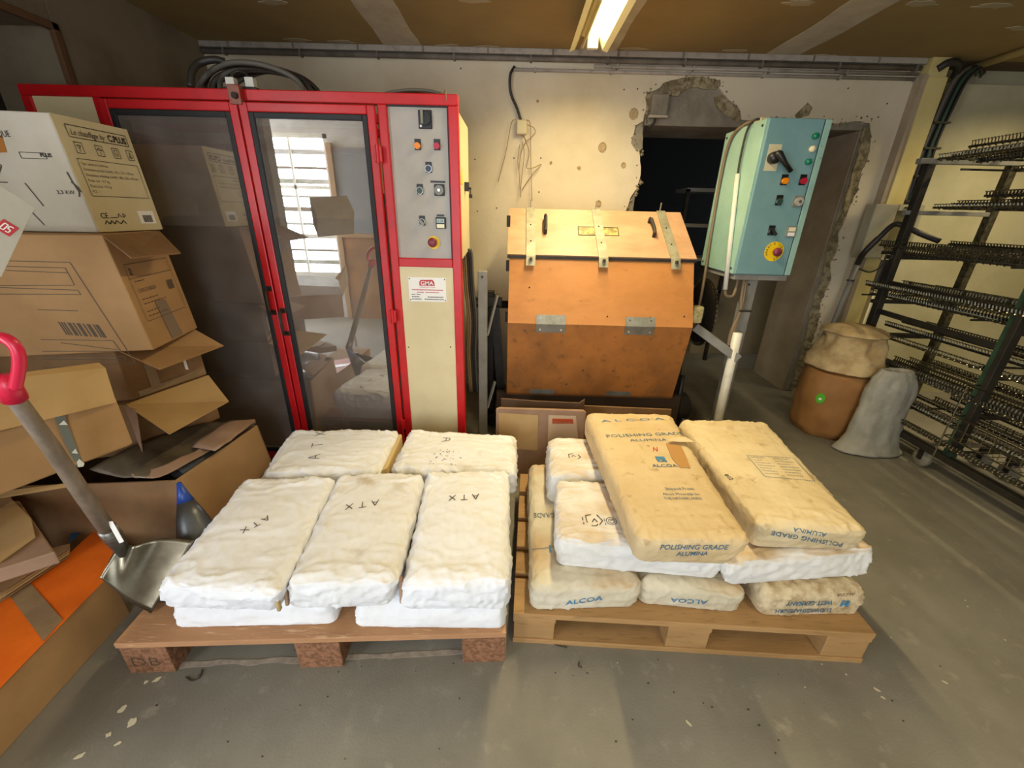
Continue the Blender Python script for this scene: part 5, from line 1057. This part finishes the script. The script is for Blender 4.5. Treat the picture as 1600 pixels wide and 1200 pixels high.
# shovel
sh = thing('shovel', at(225, 952, Y=.985), 'shovel with red D grip, wooden shaft and worn metal blade leaning on the cartons', 'shovel')
s0 = at(16, 612, Y=.80); s1 = at(176, 838, Y=1.0)
MB().tube([s0, s0.lerp(s1, .3) + Vector((.004, 0, .002)), s0.lerp(s1, .65), s1], [.0155, .0175, .0195, .021], 14).build('shaft', 'ashwood', sh, smooth=True)
MB().tube(smooth_path([at(x, y_, Y=.79) for x, y_ in ((24, 606), (27, 590), (30, 570), (28, 550), (18, 535), (0, 527), (-18, 533), (-32, 552), (-30, 575), (-14, 594), (2, 602))]), .011, 10).build('grip', 'pink', sh, smooth=True)
MB().tube([at(4, 588, Y=.79), at(12, 600, Y=.795), at(22, 622, Y=.805)], [.012, .020, .0225], 12).build('grip_collar', 'pink', sh, smooth=True)
MB().tube([s1 - (s1 - s0).normalized() * .05, s1, at(196, 866, Y=1.0)], [.024, .025, .016], 14).build('socket', 'steel', sh, smooth=True)
sheet([at(168, 815, Y=.972), at(176, 814, Y=.972), at(194, 846, Y=.976), at(187, 849, Y=.976)], 'label_white', 'sticker', sh, .001, n_=Vector((0, -1, 0)))
SL, SR, TL, TR = at(180, 858, Y=1.0), at(304, 845, Y=1.05), at(156, 903, Y=.94), at(236, 958, Y=.935)
nu, nv = 20, 16; vs = []; fs = []
for i in range(nu + 1):
    for j in range(nv + 1):
        u, v = i / nu, j / nv; top = SL.lerp(SR, u); bot = TL.lerp(TR, u); p = top.lerp(bot, v)
        p += Vector((-.1, .9, -.2)) * (.030 * (1 - (2 * u - 1) ** 2) * (.4 + .6 * v)) * 1 + Vector((0, 0, .018)) * math.sin(math.pi * u) * (1 - v)
        p += Vector((0, -1, .2)) * .026 * math.exp(-((u - .32) / .12) ** 2) * (1 - v) ** 1.5
        p += (TL - SL).normalized() * (.03 * math.sin(math.pi * u) * v); vs.append(p)
for i in range(nu):
    for j in range(nv): a = i * (nv + 1) + j; fs.append((a, a + nv + 1, a + nv + 2, a + 1))
bl = MB().add(vs, fs).build('blade', 'blade', sh, smooth=True); md = bl.modifiers.new('solid', 'SOLIDIFY'); md.thickness = .003
md.offset = 0

# ------------------------------------------------------------------ cardboard between cabinet and drum stand
cb1 = thing('cardboard_sheet', (.15, 1.95, 0), 'flattened pinkish carton with an orange label standing behind the sacks', 'cardboard')
a, b_ = at(775, 640, Y=1.93), at(916, 645, Y=1.97)
MB().prism([Vector((a.x, 1.93, 0)), Vector((b_.x, 1.97, 0)), b_, at(912, 642, Y=1.97), at(780, 638, Y=1.93), a], (0, .02, 0)).build('panel', 'kraft_pink', cb1, bevel=.004)
def cq(px, py, off=0): p = at(px, py, Y=1.93 + (px - 775) / 140 * .04 - off); return p
sheet([cq(780, 700, .004), cq(840, 704, .004), cq(841, 649, .004), cq(779, 645, .004)], 'kraft_light', 'paler_area', cb1, .002, n_=Vector((0, 1, 0)))
sheet([cq(855, 706, .004), cq(905, 700, .004), cq(900, 650, .004), cq(857, 649, .004)], mat('label_card', 'c0a78a', .8), 'paper_label', cb1, .002, n_=Vector((0, 1, 0)))
sheet([cq(863, 662, .006), cq(896, 662, .006), cq(895, 655, .006), cq(863, 654, .006)], mat('orange_label', 'b0431c', .7), 'orange_label', cb1, .001, n_=Vector((0, 1, 0)))
text_on(cb1, 'FRAGILE', cq(865, 661, .0062), (1, 0.04, 0), (0, 0, 1), .010, 'kraft_pink', off=.0012, width=.09)
cb2 = thing('cardboard_sheet', (.2, 2.1, 0), 'dark brown cardboard sheet just behind the pinkish flattened carton', 'cardboard')
a = at(783, 623, Y=2.09); b_ = at(914, 624, Y=2.11); MB().prism([Vector((a.x, 2.09, 0)), Vector((b_.x, 2.11, 0)), b_, at(905, 630, Y=2.11), at(838, 627, Y=2.1), a], (0, .012, 0)).build('panel', mat('cardboard_umber', '5f4733', .85), cb2, bevel=.003)
cb3 = thing('cardboard_sheet', (.6, 2.15, 0), 'low brown cardboard sheet behind the topmost tan sack', 'cardboard')
a = at(912, 634, Y=2.14); b_ = at(1050, 640, Y=2.14); MB().prism([Vector((a.x, 2.14, 0)), Vector((b_.x, 2.14, 0)), b_, a], (0, .012, 0)).build('panel', 'kraft_dark', cb3, bevel=.003)

# ------------------------------------------------------------------ sacks on the floor at the right
def lathe_bag(name, label, c, prof_, m, seed, sq=(1, 1), amp=.012, cat='bag', part='bag_body'):
    t = thing(name, c, label, cat); c = Vector(c); seg = 48; vs = []; fs = []; P_ = [prof_[0]]
    for (r0, h0), (r1, h1) in zip(prof_[:-1], prof_[1:]):
        for k in range(1, 5): P_.append((r0 + (r1 - r0) * k / 4, h0 + (h1 - h0) * k / 4))
    for r_, h_ in P_:
        for k in range(seg):
            a = 2 * math.pi * k / seg; ca_, sa_ = math.cos(a), math.sin(a)
            q = 1 + .0 * ca_; d_ = Vector((ca_ * sq[0], sa_ * sq[1], 0)) * r_
            w_ = noise.noise(Vector((ca_ * 3, sa_ * 3, h_ * 9)) + Vector((seed, 0, 0))) * amp + abs(noise.noise(Vector((ca_ * 7, sa_ * 7, h_ * 14)) + Vector((0, seed, 0)))) * amp * .8
            vs.append(c + d_ + Vector((ca_, sa_, 0)) * w_ * min(1, r_ * 8) + Vector((0, 0, max(h_, 0))))
    n_ = len(P_)
    for i in range(n_ - 1):
        for k in range(seg): j = (k + 1) % seg; fs.append((i * seg + k, i * seg + j, (i + 1) * seg + j, (i + 1) * seg + k))
    fs.append(tuple(reversed(range(seg)))); fs.append(tuple((n_ - 1) * seg + k for k in range(seg)))
    b = MB().add(vs, fs).build(part, m, t, smooth=True); return t, b
KC = Vector((2.24, 2.64, 0))
kb, kbb = lathe_bag('kraft_bag', 'big brown kraft bag with a green sticker on the floor by the doorway', KC, [(.18, 0), (.20, .05), (.212, .16), (.215, .30), (.212, .40), (.20, .455), (.15, .47)], 'barrel', 2, amp=.014)
sp = at(1283, 622, Y=2.59); tb = bvh(kbb); h_ = tb.ray_cast(Vector((0, 0, CAM_H)), (at(1282, 622, Y=2.6) - Vector((0, 0, CAM_H))).normalized())
if h_[0]:
    c = h_[0]; n_ = h_[1]; u_ = Vector((0, 0, 1)).cross(n_).normalized(); v_ = n_.cross(u_)
    MB().prism([c + n_ * .006 + u_ * math.cos(a) * .026 + v_ * math.sin(a) * .036 for a in [k * math.pi / 10 for k in range(20)]], n_ * .001).build('green_sticker', 'green_tag', kb)
    MB().prism([c + n_ * .0085 + u_ * math.cos(a) * .009 + v_ * (math.sin(a) * .009 - .004) for a in [k * math.pi / 5 for k in range(10)]], n_ * .001).build('sticker_dot', 'label_white', kb)
t2, b2_ = lathe_bag('crumpled_sack', 'crumpled cream sack with a gathered neck on top of the brown kraft bag', KC + Vector((0, 0, .468)), [(.17, 0), (.222, .012), (.205, .06), (.185, .12), (.165, .18), (.150, .215), (.150, .235), (.170, .250), (.150, .265), (.10, .285), (.06, .295)], 'bag_cream', 5, amp=.034)
wbc = Vector((2.33, 2.345, 0))
lathe_bag('woven_bag', 'pale grey woven bag slumped against the brown kraft bag', wbc, [(.16, 0), (.215, .010), (.180, .05), (.158, .12), (.150, .24), (.140, .32), (.142, .42), (.120, .50), (.092, .555), (.085, .56), (.05, .54)], 'bag_gray', 8, sq=(1.0, .50), amp=.013)

# ------------------------------------------------------------------ trolley rack with wire trays
rk = thing('trolley_rack', (2.75, 2.3, 0), 'dark and green wheeled steel rack along the right edge', 'rack')
X0, X1 = 2.50, 3.00; YF, YN = 2.84, 1.98
for x, yy, m_, z1 in ((X0, YF, 'rack_dark', 1.715), (X1, YF, 'wire', 1.715), (X0, YN + .05, 'rack_green', 1.60), (X1, YN + .05, 'rack_green', 1.6)):
    MB().box(x - .022, x + .022, yy - .022, yy + .022, .16, z1).build('upright', m_, rk, bevel=.003)
MB().box(X0 - .075, X1 + .03, YF - .02, YF + .02, 1.715, 1.745).build('top_rail', 'greige', rk, bevel=.003); MB().box(X0 - .045, X0 + .0, YN + .0, YN + .03, .2, 1.1).build('upright', 'rack_dark', rk, bevel=.003)
for z in (1.46, 1.19, .90, .66, .43):
    MB().box(X0 - .05, X1, YF - .015, YF + .015, z - .03, z - .005).build('cross_rail', 'rack_dark' if z != 1.46 else 'greige', rk, bevel=.002)
    MB().box(X0 - .02, X1, YN + .035, YN + .065, z - .03, z - .005).build('cross_rail', 'rack_dark', rk, bevel=.002)
for z in (.80, .99): MB().bar((X0, YF, z + .02), (X0, YN + .05, z), .025, .03).build('side_rail', 'rack_dark', rk, bevel=.002)
for x in (X0 - .02, X1):
    MB().box(x - .02, x + .02, 1.40, YF + .06, .13, .165).build('base_rail', 'rack_dark' if x < 2.6 else 'mould', rk, bevel=.003)
for yy in (YF, 2.2, 1.6): MB().box(X0, X1, yy - .02, yy + .02, .135, .16).build('base_cross', 'mould', rk, bevel=.003)
def castor(x, yy):
    c = MB().box(x - .02, x + .02, yy - .03, yy + .03, .105, .13).box(x - .022, x - .017, yy - .012, yy + .02, .045, .11).box(x + .017, x + .022, yy - .012, yy + .02, .045, .11).build('castor', 'rack_dark', rk, bevel=.002)
    MB().lathe((x - .015, yy, .052), [(.048, 0), (.052, .005), (.052, .025), (.048, .03)], 24, (1, 0, 0)).build('wheel', 'castor', c, smooth=True); MB().tube([(x - .024, yy, .052), (x + .024, yy, .052)], .010, 10).build('axle', 'dark_steel', c)
for x, yy in ((2.53, 2.18), (2.45, 2.40), (2.92, 2.20), (2.92, 2.05), (2.53, 1.5)): castor(x, yy)
def tray(z, lab, yf, yn, x0, x1, seed, n=9, m='wire'):
    rnd = random.Random(seed); t = thing('wire_tray', ((x0 + x1) / 2, (yf + yn) / 2, z), lab, 'wire tray', 'wire trays on the rack')
    for k in range(n):
        x = x0 + (x1 - x0) * k / (n - 1) + rnd.uniform(-.01, .01); e = rnd.uniform(-.05, .05); dz = rnd.choice((0, .022, .045, .065))
        MB().bar((x, yf + e, z + dz), (x, yn, z + dz), .014, .012).build('bar', 'rack_dark' if k % 2 else m, t)
        mb = MB(); y_ = yn; h = rnd.choice((.018, .024, .030)); tl = rnd.uniform(-.006, .010)
        while y_ < yf + e:
            mb.bar((x, y_, z + dz), (x + tl, y_ + .004, z + dz + h * rnd.uniform(.9, 1.05)), .0055, .0055)
            mb.bar((x - .009, y_ + .004, z + dz + h), (x + .009, y_ + .004, z + dz + h), .005, .005); y_ += .0175
        mb.build('pins', 'wire', t, kind='stuff')
        mb = MB(); y_ = yn + .01
        while y_ < yf + e:
            mb.bar((x - .012, y_, z + dz + .002), (x + .014, y_ + .008, z + dz - .010), .005, .005); y_ += .035
        mb.build('clips', 'bright_wire' if k % 3 == 0 else 'wire', t, kind='stuff')
    for y_ in (yf - .04, (yf + yn) / 2, yn + .04): MB().bar((x0 - .01, y_, z - .006), (x1 + .01, y_, z - .006), .010, .010).build('cross_wire', 'rack_dark', t)
    return t
tray(1.735, 'topmost wire tray bristling with pins, at the upper right', 2.74, 1.35, 2.49, 3.0, 1)
tray(1.675, 'wire tray directly beneath the topmost one', 2.68, 1.40, 2.52, 2.98, 11, n=4)
tray(1.470, 'second wire tray from the top of the rack', 2.66, 1.40, 2.49, 3.0, 2)
tray(1.195, 'wire tray at mid height with a bright wire along it', 2.95, 1.30, 2.47, 3.0, 3, n=10)
tray(.915, 'wire tray with long bars reaching past the far post', 2.98, 1.40, 2.46, 3.0, 4, n=10)
tray(.670, 'wire tray in the lower middle of the rack', 2.86, 1.40, 2.50, 3.0, 5, n=5)
tray(.440, 'wire tray near the bottom of the rack', 2.80, 1.35, 2.46, 3.0, 6, n=8)
tray(.240, 'lowest wire tray, standing on the base rails', 2.55, 1.35, 2.42, 3.0, 7, n=6)
MB().tube([at(1382, 387, X=2.48), at(1500, 388, X=2.48), at(1600, 402, X=2.48)], .004, 6).build('bright_rod', 'bright_wire', rk)
for a_, b_ in (((1516, 500), (1510, 520)), ((1529, 478), (1520, 515))):
    pass
bt = thing('wire_basket', (2.43, 1.8, .3), 'bright wire basket on the lower front of the rack', 'wire basket')
corner = [(2.40, 2.02), (2.40, 1.30), (2.52, 1.30), (2.52, 2.02)]
for z in (.30, .36, .42, .60):
    MB().tube([(x, y_, z) for x, y_ in corner + [corner[0]]], .004, 6).build('ring_wire', 'bright_wire' if z > .4 else 'wire', bt)
mb = MB(); y_ = 1.30
while y_ < 2.03: mb.tube([(2.40, y_, .30), (2.40, y_, .42)], .0022, 5); mb.tube([(2.40, y_, .30), (2.52, y_, .30)], .0022, 5); y_ += .045
mb.build('mesh_wires', 'bright_wire', bt, kind='stuff')
for x, y_ in corner[:1] + corner[-1:]: MB().tube([(x, y_, .165), (x, y_, .60)], .004, 6).build('post_wire', 'bright_wire', bt)

# shelf unit in the dark next room
sf = thing('dark_shelf', (1.8, 4.1, 0), 'perforated grey shelf frame in the dark room beyond the opening', 'shelf')
for x in (1.53, 2.0): MB().box(x, x + .03, 4.1, 4.13, 0, 1.62).build('upright', 'dark_steel', sf)
for z in (1.60, 1.30, 1.0, .7): MB().box(1.53, 2.03, 4.1, 4.4, z, z + .03).build('shelf_board', 'greige', sf)

# floor marks: paint flakes and grit
rnd = random.Random(21); marks = [(192, 1108, 14, 9), (206, 1128, 16, 10), (170, 1148, 10, 6), (184, 1162, 10, 4), (245, 1062, 14, 5), (228, 1066, 9, 4), (124, 1182, 16, 5), (1076, 1130, 12, 3), (1370, 1078, 12, 3), (1379, 1090, 8, 3), (1476, 1066, 8, 2), (1284, 1038, 3, 2), (1570, 1000, 3, 2), (965, 1036, 2, 2), (1508, 938, 3, 2), (1512, 948, 4, 2), (735, 1034, 2, 2), (745, 1032, 2, 2), (1258, 1074, 3, 2), (1392, 996, 3, 2), (1322, 1054, 4, 2)]
for x, y_, w_, h_ in marks:
    c = at(x, y_, Z=0); s_ = .0016; pts_ = []
    for k in range(11):
        a = k * 2 * math.pi / 11; q_ = rnd.uniform(.55, 1.15); u, v = math.cos(a) * w_ * s_ * q_ * .55, math.sin(a) * h_ * s_ * q_ * .8; th = .7 if x < 300 else -.8
        pts_.append(c + Vector((u * math.cos(th) - v * math.sin(th), u * math.sin(th) + v * math.cos(th), .0004)))
    MB().prism(pts_, (0, 0, .0009)).build('paint_flake', 'flake', fl)
for k in range(40):
    x, y_ = rnd.uniform(200, 1500), rnd.uniform(1010, 1195); c = at(x, y_, Z=0); r_ = rnd.uniform(.001, .0032)
    MB().prism([c + Vector((r_ * math.cos(a) * rnd.uniform(.6, 2), r_ * math.sin(a) * rnd.uniform(.6, 1.4), .0003)) for a in [j * math.pi / 3 for j in range(6)]], (0, 0, .001)).build('grit', 'grit', fl)
for pts_ in ([(905, 1034), (904, 1040), (909, 1043)], [(855, 1000), (870, 1008), (886, 1012)], [(290, 1058), (300, 1064), (312, 1058), (316, 1046)]):
    MB().tube(smooth_path([at(x, y_, Z=.003) for x, y_ in pts_]), .002, 5).build('wire_scrap', 'grit', fl)

rnd = random.Random(33)
top_ = [at(x, 1034 - (x - 280) * .042 + rnd.uniform(-2, 2), Z=.0004) for x in range(280, 790, 22)]; bot_ = [at(x, 1043 - (x - 280) * .042 + rnd.uniform(-2.5, 2.5), Z=.0004) for x in range(280, 790, 22)]
MB().prism(top_ + bot_[::-1], (0, 0, .001)).build('dust_line', mat('pale_dust', 'a89a8a', .9, col2='8f8478', scale=40), fl)
